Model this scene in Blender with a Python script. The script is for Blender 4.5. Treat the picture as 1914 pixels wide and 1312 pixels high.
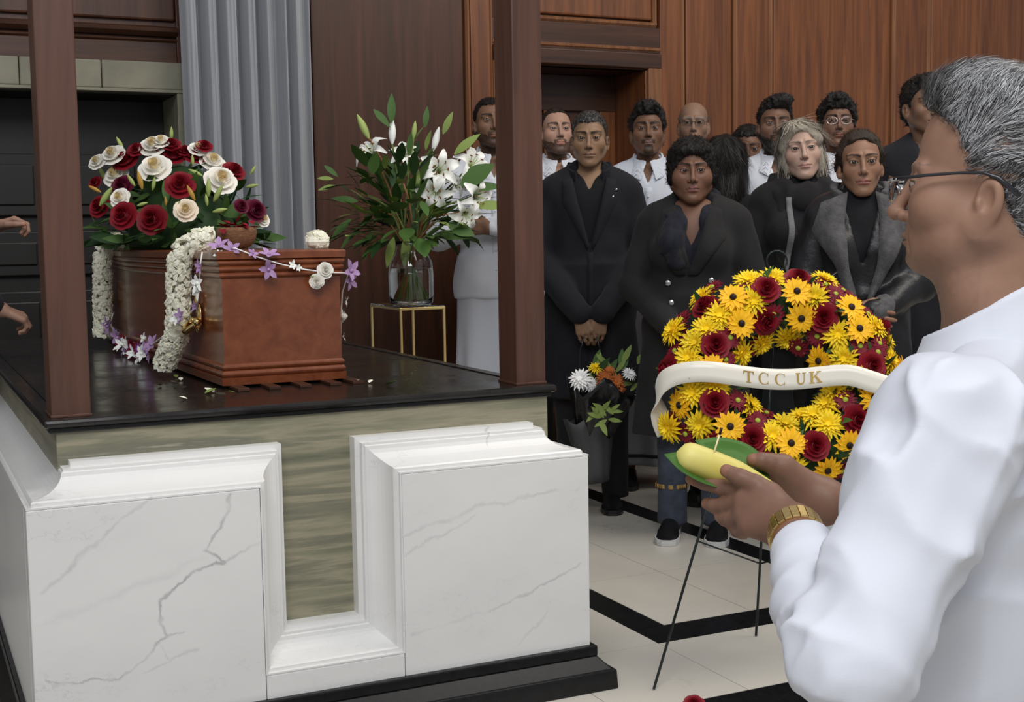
import bpy, bmesh, math, random
import numpy as np
from mathutils import Vector, Matrix
for o in list(bpy.data.objects): bpy.data.objects.remove(o)
SC = bpy.context.scene
COL = SC.collection
PI = math.pi

# ------------------------------------------------------------------ camera
FPX, IW, IH = 2420.0, 1914.0, 1312.0
CAM_H = 1.2
def _basis(yaw, pitch, roll):
    y, p, r = [math.radians(a) for a in (yaw, pitch, roll)]
    f = np.array([math.sin(y)*math.cos(p), math.cos(y)*math.cos(p), -math.sin(p)])
    rt = np.array([math.cos(y), -math.sin(y), 0.0]); up = np.cross(rt, f)
    return f, rt*math.cos(r)-up*math.sin(r), up*math.cos(r)+rt*math.sin(r)
CF, CR, CU = _basis(25.5, 5.05, 0.9)
cd = bpy.data.cameras.new('camera'); cam = bpy.data.objects.new('camera', cd); COL.objects.link(cam)
cd.sensor_width = 36.0; cd.lens = FPX/IW*36.0; cd.clip_start = 0.05; cd.clip_end = 100
cam.matrix_world = Matrix(((CR[0], CU[0], -CF[0], 0), (CR[1], CU[1], -CF[1], 0), (CR[2], CU[2], -CF[2], CAM_H), (0, 0, 0, 1)))
SC.camera = cam
def wpt(u, v, d):      # place helper used while laying out the room: sight line (u, v) at a measured distance d
    return np.array([0, 0, CAM_H]) + d*(CF + CR*(u-957.)/FPX - CU*(v-656.)/FPX)

# ------------------------------------------------------------------ light
SC.view_settings.view_transform = 'Standard'; SC.view_settings.look = 'None'
SC.view_settings.gamma = 1.0; SC.view_settings.use_curve_mapping = False
SC.view_settings.exposure = 0.0
wd = bpy.data.worlds.new('world'); SC.world = wd; wd.use_nodes = True
bg = wd.node_tree.nodes['Background']; bg.inputs[0].default_value = (0.93, 0.96, 1.0, 1); bg.inputs[1].default_value = 0.37
def area(name, loc, target, sx, sy, power, col):
    l = bpy.data.lights.new(name, 'AREA'); l.shape = 'RECTANGLE'; l.size = sx; l.size_y = sy; l.energy = power; l.color = col
    o = bpy.data.objects.new(name, l); COL.objects.link(o); o.location = loc
    o.rotation_euler = (Vector(target)-Vector(loc)).to_track_quat('-Z', 'Y').to_euler(); return o
area('window_light', (-0.5, -0.9, 5.0), (1.7, 3.2, 0.8), 3.2, 2.4, 215, (0.97, 0.98, 1.0))
area('ceiling_light', (4.2, 2.2, 5.0), (4.0, 4.6, 1.2), 3.0, 2.0, 135, (1.0, 0.93, 0.84))
# ------------------------------------------------------------------ material kit
MATS = {}
def _mat(name):
    m = bpy.data.materials.new(name); m.use_nodes = True
    nt = m.node_tree; b = nt.nodes['Principled BSDF']; MATS[name] = m
    return m, nt, b
def N(nt, t, **kw):
    n = nt.nodes.new(t)
    for k, v in kw.items(): setattr(n, k, v)
    return n
def setin(n, **kw):
    for k, v in kw.items(): n.inputs[k.replace('_', ' ')].default_value = v
def ramp(nt, fac, stops):
    r = N(nt, 'ShaderNodeValToRGB'); e = r.color_ramp.elements
    while len(e) < len(stops): e.new(0.5)
    for i, (p, c) in enumerate(stops):
        e[i].position = p; e[i].color = (*c, 1)
    nt.links.new(fac, r.inputs[0]); return r.outputs[0]
def coords(nt, scale=(1, 1, 1), rot=(0, 0, 0), kind='Object'):
    t = N(nt, 'ShaderNodeTexCoord'); mp = N(nt, 'ShaderNodeMapping')
    mp.inputs['Scale'].default_value = scale; mp.inputs['Rotation'].default_value = rot
    nt.links.new(t.outputs[kind], mp.inputs[0]); return mp.outputs[0]
def noise(nt, vec, scale=5, detail=4, rough=.5, dist=0):
    n = N(nt, 'ShaderNodeTexNoise'); n.inputs['Scale'].default_value = scale; n.inputs['Detail'].default_value = detail
    n.inputs['Roughness'].default_value = rough; n.inputs['Distortion'].default_value = dist
    nt.links.new(vec, n.inputs['Vector']); return n.outputs['Fac']
def bump(nt, b, h, strength=.2, dist=.01):
    n = N(nt, 'ShaderNodeBump'); n.inputs['Strength'].default_value = strength; n.inputs['Distance'].default_value = dist
    nt.links.new(h, n.inputs['Height']); nt.links.new(n.outputs[0], b.inputs['Normal'])
def simple(name, col, rough=.6, metal=0, var=.12, nscale=8, bmp=0, bscale=40, sheen=0, spec=.5, trans=0, sss=0):
    m, nt, b = _mat(name); setin(b, Roughness=rough, Metallic=metal); b.inputs['Specular IOR Level'].default_value = spec
    v = coords(nt); f = noise(nt, v, nscale, 4, .55)
    c = ramp(nt, f, [(.3, tuple(x*(1-var) for x in col)), (.7, tuple(min(1, x*(1+var)) for x in col))])
    nt.links.new(c, b.inputs['Base Color'])
    if bmp: bump(nt, b, noise(nt, v, bscale, 3, .6), bmp, .005)
    if sheen: b.inputs['Sheen Weight'].default_value = sheen*.25
    if sss: b.inputs['Subsurface Weight'].default_value = sss; b.inputs['Subsurface Radius'].default_value = (.01, .006, .004)
    return m
def wood(name, dark, light, rough=.4, axis='Z', scale=1.0, coat=0):
    m, nt, b = _mat(name); setin(b, Roughness=rough)
    s = {'Z': (14, 14, .8), 'Y': (14, .8, 14), 'X': (.8, 14, 14)}[axis]
    v = coords(nt, tuple(q*scale for q in s), kind='Object')
    oi = N(nt, 'ShaderNodeObjectInfo'); va = N(nt, 'ShaderNodeVectorMath', operation='ADD'); vm = N(nt, 'ShaderNodeVectorMath', operation='SCALE')
    cb = N(nt, 'ShaderNodeCombineXYZ')
    for i in range(3): nt.links.new(oi.outputs['Random'], cb.inputs[i])
    nt.links.new(cb.outputs[0], vm.inputs[0]); vm.inputs['Scale'].default_value = 9.0
    nt.links.new(v, va.inputs[0]); nt.links.new(vm.outputs[0], va.inputs[1]); v = va.outputs[0]
    f1 = noise(nt, v, 1.6, 6, .62, .8)
    c = ramp(nt, f1, [(.28, dark), (.5, tuple((a+q)/2 for a, q in zip(dark, light))), (.72, light)])
    nt.links.new(c, b.inputs['Base Color'])
    bump(nt, b, f1, .06, .004)
    if coat: b.inputs['Coat Weight'].default_value = coat; b.inputs['Coat Roughness'].default_value = .12
    return m
# ------------------------------------------------------------------ object kit
def link(o, parent=None):
    COL.objects.link(o)
    if parent is not None: o.parent = parent
    return o
def tag(o, label=None, cat=None, group=None, kind=None):
    if label: o['label'] = label
    if cat: o['category'] = cat
    if group: o['group'] = group
    if kind: o['kind'] = kind
    return o
def thing(name, label, cat, loc=(0, 0, 0), rz=0, group=None):
    o = bpy.data.objects.new(name, None); o.empty_display_size = .1
    o.location = loc; o.rotation_euler = (0, 0, rz); link(o); return tag(o, label, cat, group)
def mesh_np(name, V, F, mats, parent=None, smooth=True, col=None, fm=None, loc=None):
    me = bpy.data.meshes.new(name)
    if isinstance(F, np.ndarray):
        n_, k_ = F.shape; V = np.asarray(V, np.float32); me.vertices.add(len(V)); me.vertices.foreach_set('co', V.ravel())
        me.loops.add(n_*k_); me.loops.foreach_set('vertex_index', F.astype(np.int32).ravel()); me.polygons.add(n_); me.polygons.foreach_set('loop_start', np.arange(0, n_*k_, k_, dtype=np.int32)); me.update(calc_edges=True)
    else: me.from_pydata([tuple(v) for v in np.asarray(V, float).tolist()], [], F)
    if smooth: me.polygons.foreach_set('use_smooth', [True]*len(me.polygons))
    for m in (mats if isinstance(mats, (list, tuple)) else [mats]): me.materials.append(MATS[m])
    if fm is not None: me.polygons.foreach_set('material_index', list(fm))
    if col is not None:
        ca = me.color_attributes.new('Col', 'FLOAT_COLOR', 'POINT')
        c4 = np.ones((len(V), 4), np.float32); c4[:, :3] = col; ca.data.foreach_set('color', c4.ravel())
    me.update()
    o = bpy.data.objects.new(name, me); link(o, parent)
    if loc is not None: o.location = loc
    return o
class MB:
    def __init__(s): s.V = []; s.F = []; s.M = []; s.m = 0
    def add(s, V, F, m=None):
        n = len(s.V); s.V += [tuple(map(float, v)) for v in V]; s.F += [[i+n for i in f] for f in F]
        s.M += [s.m if m is None else m]*len(F); return s
    def box(s, a, b, m=None):
        (x0, y0, z0), (x1, y1, z1) = a, b
        return s.add([(x0,y0,z0),(x1,y0,z0),(x1,y1,z0),(x0,y1,z0),(x0,y0,z1),(x1,y0,z1),(x1,y1,z1),(x0,y1,z1)],
              [(3,2,1,0),(4,5,6,7),(0,1,5,4),(1,2,6,5),(2,3,7,6),(3,0,4,7)], m)
    def tube(s, pts, r, n=8, cap=True, m=None, flat=1.0):
        pts = [np.array(p, float) for p in pts]; k = len(pts)
        R = r if hasattr(r, '__len__') else [r]*k
        T = [pts[min(i+1, k-1)]-pts[max(i-1, 0)] for i in range(k)]
        T = [t/(np.linalg.norm(t)+1e-9) for t in T]
        ref = np.array([0, 0, 1.]) if abs(T[0][2]) < .9 else np.array([1., 0, 0])
        u = np.cross(T[0], ref); u /= np.linalg.norm(u); V = []
        for i in range(k):
            u = u - T[i]*u.dot(T[i]); u /= np.linalg.norm(u)+1e-9; w = np.cross(T[i], u)
            for j in range(n):
                a = 2*PI*j/n; V.append(pts[i]+R[i]*(math.cos(a)*u+flat*math.sin(a)*w))
        F = [(i*n+j, i*n+(j+1) % n, (i+1)*n+(j+1) % n, (i+1)*n+j) for i in range(k-1) for j in range(n)]
        if cap: F += [tuple(range(n-1, -1, -1)), tuple(range((k-1)*n, k*n))]
        return s.add(V, F, m)
    def lathe(s, prof, n=24, c=(0, 0, 0), m=None):
        V = []; k = len(prof)
        for r, z in prof:
            for j in range(n):
                a = 2*PI*j/n; V.append((c[0]+r*math.cos(a), c[1]+r*math.sin(a), c[2]+z))
        F = [(i*n+j, i*n+(j+1) % n, (i+1)*n+(j+1) % n, (i+1)*n+j) for i in range(k-1) for j in range(n)]
        return s.add(V, F, m)
    def ball(s, c, r, nu=10, nv=7, m=None, R=None):
        r = r if hasattr(r, '__len__') else (r, r, r); V = []; F = []
        for i in range(nv+1):
            t = PI*i/nv
            for j in range(nu):
                a = 2*PI*j/nu; p = np.array([r[0]*math.sin(t)*math.cos(a), r[1]*math.sin(t)*math.sin(a), r[2]*math.cos(t)])
                if R is not None: p = R @ p
                V.append(p+np.array(c, float))
        F = [(i*nu+j, (i+1)*nu+j, (i+1)*nu+(j+1) % nu, i*nu+(j+1) % nu) for i in range(nv) for j in range(nu)]
        return s.add(V, F, m)
    def build(s, name, mats, parent=None, smooth=False, bevel=0, loc=None, seg=2):
        o = mesh_np(name, s.V, s.F, mats, parent, smooth, fm=s.M, loc=loc)
        if bevel:
            md = o.modifiers.new('bevel', 'BEVEL'); md.width = bevel; md.segments = seg; md.limit_method = 'ANGLE'; md.angle_limit = math.radians(35)
        return o
def boxo(name, a, b, mat, parent=None, bevel=0.003):
    c = [(p+q)/2 for p, q in zip(a, b)]
    return MB().box([p-q for p, q in zip(a, c)], [p-q for p, q in zip(b, c)]).build(name, mat, parent, bevel=bevel, loc=c)
def copy_tree(o, parent=None):
    c = o.copy(); link(c, parent)
    for ch in o.children: copy_tree(ch, c)
    return c
def rotm(rx=0, ry=0, rz=0):
    return np.array(Matrix.Rotation(rz, 3, 'Z') @ Matrix.Rotation(ry, 3, 'Y') @ Matrix.Rotation(rx, 3, 'X'))

# ------------------------------------------------------------------ implicit surfaces
def smin(a, b, k):
    h = np.clip(.5+.5*(b-a)/k, 0, 1); return b+(a-b)*h-k*h*(1-h)
def smax(a, b, k): return -smin(-a, -b, k)
def _f(x): return np.asarray(x, np.float32)
def sph(P, c, r):
    q = P-_f(c); return np.sqrt(np.einsum('ij,ij->i', q, q))-r
def ell(P, c, r, R=None):
    q = P-_f(c)
    if R is not None: q = q @ _f(R)
    r = _f(r); a = q/r; b_ = a/r; k0 = np.sqrt(np.einsum('ij,ij->i', a, a)); k1 = np.sqrt(np.einsum('ij,ij->i', b_, b_))
    return k0*(k0-1)/(k1+1e-6)
def cone(P, a, b, ra, rb=None):
    rb = ra if rb is None else rb
    a = _f(a); b = _f(b); ab = b-a; L = float(ab @ ab)+1e-12
    q = P-a; qa = q@ab; t = np.clip(qa/np.float32(L), 0, 1)
    return np.sqrt(np.maximum(np.einsum('ij,ij->i', q, q)-2*t*qa+t*t*np.float32(L), 0))-(np.float32(ra)+np.float32(rb-ra)*t)
def chain(P, pts, rs, k=.01):
    d = None
    for i in range(len(pts)-1):
        e = cone(P, pts[i], pts[i+1], rs[i], rs[i+1]); d = e if d is None else smin(d, e, k)
    return d
def rbox(P, c, h, r=.005, R=None):
    q = P-_f(c)
    if R is not None: q = q @ _f(R)
    q = np.abs(q)-(_f(h)-r)
    return np.sqrt((np.maximum(q, 0)**2).sum(1))+np.minimum(q.max(1), 0)-r
def sym(P):
    Q = P.copy(); Q[:, 0] = np.abs(Q[:, 0]); return Q
def vnoise(P, scale, seed=0):
    q = P*_f(scale)+np.float32(seed*17.31+100); i = np.floor(q).astype(np.int64); f = (q-i).astype(np.float32); f = f*f*(3-2*f)
    def h(a):
        n = (a[:, 0]*73856093) ^ (a[:, 1]*19349663) ^ (a[:, 2]*83492791) ^ (seed*2654435)
        n = (n ^ (n >> 13))*1274126177 & 0x7fffffff; n = n ^ (n >> 11)
        return (n & 0xffff).astype(np.float32)/32767.5-1
    o = np.zeros(len(P), np.float32); i = i.astype(np.int64)
    for dx in (0, 1):
        for dy in (0, 1):
            for dz in (0, 1):
                w = (f[:, 0] if dx else 1-f[:, 0])*(f[:, 1] if dy else 1-f[:, 1])*(f[:, 2] if dz else 1-f[:, 2])
                o += w*h(i+np.array([dx, dy, dz]))
    return o
def polyg(fn, lo, hi, h, marg=.0055):
    lo = np.array(lo, np.float32); B = 4
    nb = np.maximum(np.ceil((np.array(hi)-lo)/(h*B)).astype(int), 1); n = nb*B
    g = [lo[i]+h*(np.arange(nb[i])*B+(B-1)/2) for i in range(3)]
    cP = np.stack(np.meshgrid(*g, indexing='ij'), -1).reshape(-1, 3).astype(np.float32)
    cd_ = fn(cP); act = np.abs(cd_) < h*B*.87*1.2+marg
    D = np.repeat(np.repeat(np.repeat(np.where(cd_ > 0, 1, -1).reshape(nb).astype(np.float32), B, 0), B, 1), B, 2)
    bi = np.argwhere(act.reshape(nb))
    if len(bi) == 0: return np.zeros((0, 3)), np.zeros((0, 4), int)
    off = np.stack(np.meshgrid(*[np.arange(B)]*3, indexing='ij'), -1).reshape(-1, 3)
    idx = (bi[:, None, :]*B+off[None]).reshape(-1, 3); P = (lo+idx*h).astype(np.float32)
    out = np.empty(len(P), np.float32)
    for s in range(0, len(P), 400000): out[s:s+400000] = fn(P[s:s+400000])
    D[idx[:, 0], idx[:, 1], idx[:, 2]] = out
    D[[0, -1]] = np.maximum(D[[0, -1]], 1e-4); D[:, [0, -1]] = np.maximum(D[:, [0, -1]], 1e-4); D[:, :, [0, -1]] = np.maximum(D[:, :, [0, -1]], 1e-4)
    S = D < 0; n0, n1, n2 = n
    cs = np.zeros((n0-1, n1-1, n2-1), np.int8)
    for dx in (0, 1):
        for dy in (0, 1):
            for dz in (0, 1): cs += S[dx:n0-1+dx, dy:n1-1+dy, dz:n2-1+dz]
    cell = np.argwhere((cs > 0) & (cs < 8)); vid = -np.ones(cs.shape, np.int64); vid[tuple(cell.T)] = np.arange(len(cell))
    acc = np.zeros((len(cell), 3)); cnt = np.zeros(len(cell))
    cor = [(a, b, c) for a in (0, 1) for b in (0, 1) for c in (0, 1)]
    for p in cor:
        for ax in range(3):
            if p[ax]: continue
            q = list(p); q[ax] = 1
            d0 = D[cell[:, 0]+p[0], cell[:, 1]+p[1], cell[:, 2]+p[2]]; d1 = D[cell[:, 0]+q[0], cell[:, 1]+q[1], cell[:, 2]+q[2]]
            m = (d0 < 0) != (d1 < 0); t = np.where(m, d0/(d0-d1+1e-12), 0)
            e = np.tile(np.array(p, float), (len(cell), 1)); e[:, ax] += t
            acc[m] += e[m]; cnt[m] += 1
    V = lo+(cell+acc/cnt[:, None])*h
    Fs = []
    for ax in range(3):
        b, c = (ax+1) % 3, (ax+2) % 3
        sl0 = [slice(None)]*3; sl1 = [slice(None)]*3; sl0[ax] = slice(0, -1); sl1[ax] = slice(1, None)
        e = np.argwhere(S[tuple(sl0)] != S[tuple(sl1)])
        e = e[(e[:, b] > 0) & (e[:, c] > 0) & (e[:, b] < n[b]-1) & (e[:, c] < n[c]-1)]
        if len(e) == 0: continue
        def at(db, dc):
            k = e.copy(); k[:, b] += db; k[:, c] += dc; return vid[tuple(k.T)]
        q = np.stack([at(-1, -1), at(0, -1), at(0, 0), at(-1, 0)], 1)
        ins = S[tuple(e.T)]
        q[~ins] = q[~ins][:, ::-1]; Fs.append(q)
    F = np.concatenate(Fs); F = F[(F >= 0).all(1)]
    return V, F
def relax(V, F, it=2, lam=.5):
    for _ in range(it):
        A = np.zeros_like(V); c = np.zeros(len(V))
        for i in range(4):
            np.add.at(A, F[:, i], V[F[:, (i+1) % 4]]); np.add.at(c, F[:, i], 1)
            np.add.at(A, F[:, (i+1) % 4], V[F[:, i]]); np.add.at(c, F[:, (i+1) % 4], 1)
        V = V+lam*(A/np.maximum(c, 1)[:, None]-V)
    return V
def joinnp(parts):
    Vs, Fs, Cs, n = [], [], [], 0
    for V, F, C in parts:
        Vs.append(V); Fs.append(F+n); Cs.append(C); n += len(V)
    return np.concatenate(Vs), np.concatenate(Fs), np.concatenate(Cs)
# ------------------------------------------------------------------ materials of the room
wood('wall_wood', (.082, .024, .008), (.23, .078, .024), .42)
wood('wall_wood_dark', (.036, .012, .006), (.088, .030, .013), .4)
wood('trim_wood', (.13, .05, .022), (.30, .13, .055), .33)
wood('door_wood', (.003, .0025, .002), (.009, .007, .0055), .45)
wood('rail_wood', (.03, .012, .007), (.085, .032, .015), .36, 'X')
wood('post_wood', (.062, .026, .017), (.125, .054, .034), .42)
wood('coffin_wood', (.15, .036, .012), (.25, .070, .024), .25, 'Y', coat=.35)
simple('stone_green', (.20, .19, .135), .45, var=.25, nscale=5)
simple('black_granite', (.007, .007, .008), .3, var=.4, nscale=60, spec=.35)
simple('joint', (.20, .18, .15), .8)
m, nt, b = _mat('slab_black'); setin(b, Roughness=.22); v = coords(nt)
f = noise(nt, v, 3, 6, .7, .5); nt.links.new(ramp(nt, f, [(.3, (.006, .005, .005)), (.75, (.022, .017, .015))]), b.inputs['Base Color'])
nt.links.new(ramp(nt, noise(nt, v, 7, 6, .7), [(.35, (.14,)*3), (.7, (.34,)*3)]), b.inputs['Roughness'])
def marble(name, base, vein, scale, lines=(), rough=.28, amt=1.0):
    m, nt, b = _mat(name); setin(b, Roughness=rough); b.inputs['Specular IOR Level'].default_value = .4
    geo = N(nt, 'ShaderNodeNewGeometry'); v = geo.outputs['Position']
    mp = N(nt, 'ShaderNodeMapping'); mp.inputs['Scale'].default_value = (1, 1, 1.9); mp.inputs['Rotation'].default_value = (0, .55, 0.3)
    nt.links.new(v, mp.inputs[0])
    w = N(nt, 'ShaderNodeTexNoise'); setin(w, Scale=scale*2.4, Detail=7, Roughness=.62); nt.links.new(mp.outputs[0], w.inputs['Vector'])
    vn = ramp(nt, w.outputs['Fac'], [(.488, (0, 0, 0)), (.5, (1, 1, 1)), (.512, (0, 0, 0))])
    w2 = N(nt, 'ShaderNodeTexNoise'); setin(w2, Scale=scale*1.1, Detail=5, Roughness=.6); nt.links.new(mp.outputs[0], w2.inputs['Vector'])
    msk = ramp(nt, w2.outputs['Fac'], [(.46, (0, 0, 0)), (.72, (.8*amt,)*3)])
    mul = N(nt, 'ShaderNodeMath', operation='MULTIPLY'); nt.links.new(vn, mul.inputs[0]); nt.links.new(msk, mul.inputs[1])
    cloud = ramp(nt, w2.outputs['Fac'], [(.35, (0, 0, 0)), (.8, (.28*amt,)*3)])
    acc = N(nt, 'ShaderNodeMath', operation='MAXIMUM'); nt.links.new(mul.outputs[0], acc.inputs[0]); nt.links.new(cloud, acc.inputs[1]); acc = acc.outputs[0]
    if lines:
        wn = N(nt, 'ShaderNodeTexNoise'); setin(wn, Scale=11, Detail=5, Roughness=.65); nt.links.new(v, wn.inputs['Vector'])
        sb = N(nt, 'ShaderNodeVectorMath', operation='SUBTRACT'); nt.links.new(wn.outputs['Color'], sb.inputs[0]); sb.inputs[1].default_value = (.5, .5, .5)
        sc = N(nt, 'ShaderNodeVectorMath', operation='SCALE'); nt.links.new(sb.outputs[0], sc.inputs[0]); sc.inputs['Scale'].default_value = .055
        ad = N(nt, 'ShaderNodeVectorMath', operation='ADD'); nt.links.new(v, ad.inputs[0]); nt.links.new(sc.outputs[0], ad.inputs[1])
        fl = N(nt, 'ShaderNodeVectorMath', operation='MULTIPLY'); nt.links.new(ad.outputs[0], fl.inputs[0]); fl.inputs[1].default_value = (1, 0, 1)
        brk = N(nt, 'ShaderNodeTexNoise'); setin(brk, Scale=16, Detail=3); nt.links.new(v, brk.inputs['Vector'])
        for (a, c, wdt, st) in lines:
            a3 = Vector((a[0], 0, a[1])); ba = Vector((c[0], 0, c[1]))-a3
            pa = N(nt, 'ShaderNodeVectorMath', operation='SUBTRACT'); nt.links.new(fl.outputs[0], pa.inputs[0]); pa.inputs[1].default_value = a3
            dt = N(nt, 'ShaderNodeVectorMath', operation='DOT_PRODUCT'); nt.links.new(pa.outputs[0], dt.inputs[0]); dt.inputs[1].default_value = ba/ba.length_squared
            cl = N(nt, 'ShaderNodeClamp'); nt.links.new(dt.outputs['Value'], cl.inputs[0])
            pr = N(nt, 'ShaderNodeVectorMath', operation='SCALE'); pr.inputs[0].default_value = ba; nt.links.new(cl.outputs[0], pr.inputs['Scale'])
            ds = N(nt, 'ShaderNodeVectorMath', operation='DISTANCE'); nt.links.new(pa.outputs[0], ds.inputs[0]); nt.links.new(pr.outputs[0], ds.inputs[1])
            mr = N(nt, 'ShaderNodeMapRange'); nt.links.new(ds.outputs['Value'], mr.inputs[0])
            mr.inputs[1].default_value = 0; mr.inputs[2].default_value = wdt; mr.inputs[3].default_value = st; mr.inputs[4].default_value = 0
            mb = N(nt, 'ShaderNodeMath', operation='MULTIPLY'); nt.links.new(mr.outputs[0], mb.inputs[0])
            rr = N(nt, 'ShaderNodeMapRange'); nt.links.new(brk.outputs['Fac'], rr.inputs[0]); rr.inputs[1].default_value = .3; rr.inputs[2].default_value = .6; rr.inputs[3].default_value = .35; rr.inputs[4].default_value = 1
            nt.links.new(rr.outputs[0], mb.inputs[1])
            mx = N(nt, 'ShaderNodeMath', operation='MAXIMUM'); nt.links.new(acc, mx.inputs[0]); nt.links.new(mb.outputs[0], mx.inputs[1]); acc = mx.outputs[0]
    mix = N(nt, 'ShaderNodeMix', data_type='RGBA'); nt.links.new(acc, mix.inputs['Factor'])
    mix.inputs['A'].default_value = (*base, 1); mix.inputs['B'].default_value = (*vein, 1)
    nt.links.new(mix.outputs['Result'], b.inputs['Base Color']); return m
VEINS = [((.27, .44), (.40, .56), .010, .45), ((.40, .56), (.50, .622), .007, .4),
         ((.69, .61), (.64, .53), .006, .6), ((.64, .53), (.62, .49), .005, .6), ((.62, .49), (.665, .455), .006, .75), ((.665, .455), (.60, .44), .006, .75),
         ((.60, .44), (.515, .385), .0055, .8), ((.515, .385), (.515, .335), .006, .85), ((.515, .335), (.53, .30), .006, .8), ((.53, .30), (.41, .215), .005, .75),
         ((.41, .215), (.26, .24), .005, .6), ((.665, .455), (.75, .49), .005, .4), ((.53, .30), (.57, .305), .005, .5), ((.52, .28), (.53, .25), .005, .3),
         ((.25, .36), (.62, .47), .014, .14), ((.45, .22), (.60, .26), .006, .3),
         ((1.11, .465), (1.32, .525), .008, .28), ((1.30, .52), (1.60, .54), .007, .3), ((1.11, .42), (1.3, .50), .006, .25), ((1.12, .215), (1.34, .245), .01, .3), ((1.34, .245), (1.60, .33), .006, .45),
         ((1.37, .66), (1.39, .71), .005, .5), ((1.42, .15), (1.5, .22), .006, .25)]
marble('white_marble', (.80, .79, .77), (.30, .30, .31), 2.2, VEINS, .3, .55)
marble('floor_marble', (.62, .585, .52), (.26, .245, .22), 1.6, (), .24, 1.0)
m, nt, b = _mat('onyx_green'); setin(b, Roughness=.35)
geo = N(nt, 'ShaderNodeNewGeometry'); mp = N(nt, 'ShaderNodeMapping'); mp.inputs['Scale'].default_value = (.9, .9, 13); mp.inputs['Rotation'].default_value = (0, .05, 0)
nt.links.new(geo.outputs['Position'], mp.inputs[0])
f = noise(nt, mp.outputs[0], 1.5, 7, .62, .35)
nt.links.new(ramp(nt, f, [(.28, (.10, .105, .075)), (.42, (.23, .225, .15)), (.50, (.33, .30, .21)), (.56, (.22, .21, .145)), (.64, (.17, .165, .12)), (.74, (.46, .42, .33))]), b.inputs['Base Color'])
# ------------------------------------------------------------------ floor
fl = tag(bpy.data.objects.new('floor', None), 'pale marble floor with black inlaid bands', None, None, 'structure'); link(fl)
tag(boxo('floor_bed', (-5, 2.45, -.33), (11, 7.2, -.006), 'joint', fl, 0), kind='structure')
boxo('floor_step_edge', (-5, 2.40, -.33), (11, 2.58, 0), 'black_granite', fl, .004)
boxo('lower_floor', (-5, -4, -.40), (11, 2.45, -.33), 'floor_marble', fl, 0)
def strip(xs, ys, mat, nm):
    for i in range(len(xs)-1):
        for j in range(len(ys)-1):
            boxo(nm, (xs[i]+.0012, ys[j]+.0012, -.02), (xs[i+1]-.0012, ys[j+1]-.0012, 0), mat, fl, 0)
BW = .11
strip([-2, -.8, .4, 1.6, 2.8, 4, 5.2, 6.4], [2.58, 2.735], 'black_granite', 'black_band')
strip([1.98, 3.2, 4.4, 5.6, 6.8], [3.18, 3.325], 'black_granite', 'black_band')
strip([1.98, 2.09], [3.325, 4.3, 5.3, 6.2], 'black_granite', 'black_band')
strip([2.83, 2.94], [3.325, 4.3, 5.3, 6.2], 'black_granite', 'black_band')
strip([-2, -1.4, -.8, -.2, .4, 1.0, 1.6, 1.98], [2.735, 3.18], 'floor_marble', 'marble_tile')
strip([1.98, 2.5, 3.02, 3.54, 4.06, 4.58, 5.1, 5.62, 6.14], [2.735, 3.18], 'floor_marble', 'marble_tile')
TY = [3.325, 3.87, 4.40, 4.93, 5.46, 6.2]
strip([1.6, 1.98], [3.18]+TY[1:], 'floor_marble', 'marble_tile')
strip([2.09, 2.415, 2.83], TY, 'floor_marble', 'marble_tile')
strip([2.94, 3.42, 3.9, 4.38, 4.86, 5.34, 5.82], TY, 'floor_marble', 'marble_tile')
strip([-2, -1.5, -1, -.5, 0, .4], [3.18]+TY[1:], 'floor_marble', 'marble_tile')
# ------------------------------------------------------------------ back wall
YW = 6.2
wb = tag(bpy.data.objects.new('wall_back', None), 'mahogany panelled back wall with raised mouldings', None, None, 'structure'); link(wb)
def wbox(n, x0, x1, z0, z1, y0, y1, mat, bev=.004): return boxo(n, (x0, y0, z0), (x1, y1, z1), mat, wb, bev)
# masonry behind, leaving the two recesses open
for (x0, x1, z0, z1) in ((-5, -.9, 0, 4.6), (-.9, 1.25, 1.9, 4.6), (1.25, 2.96, 0, 4.6), (2.96, 3.8, 2.1, 4.6), (3.8, 11, 0, 4.6)):
    wbox('wall_core', x0, x1, z0, z1, YW+.02, YW+.06, 'wall_wood_dark', 0)
def mould_v(x, z0, z1, w=.03, d=.022, mat='trim_wood'):
    o = MB().add([(x-w/2, YW+.02, z0), (x-w/2, YW-d*.4, z0), (x-w*.2, YW-d, z0), (x+w*.15, YW-d*.85, z0), (x+w/2, YW-d*.1, z0), (x+w/2, YW+.02, z0),
                  (x-w/2, YW+.02, z1), (x-w/2, YW-d*.4, z1), (x-w*.2, YW-d, z1), (x+w*.15, YW-d*.85, z1), (x+w/2, YW-d*.1, z1), (x+w/2, YW+.02, z1)],
                 [(0, 1, 7, 6), (1, 2, 8, 7), (2, 3, 9, 8), (3, 4, 10, 9), (4, 5, 11, 10)]).build('moulding', mat, wb); return o
def mould_h(z, x0, x1, w=.03, d=.022, mat='trim_wood', y=YW):
    p = [(y+.02, z-w/2), (y-d*.3, z-w/2), (y-d*.9, z-w*.1), (y-d, z+w*.25), (y-d*.3, z+w/2), (y+.02, z+w/2)]
    n = len(p); V = [(x0, a, c) for a, c in p]+[(x1, a, c) for a, c in p]
    return MB().add(V, [(i+1, i, n+i, n+i+1) for i in range(n-1)]).build('moulding', mat, wb)
ZT = 4.5
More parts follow.
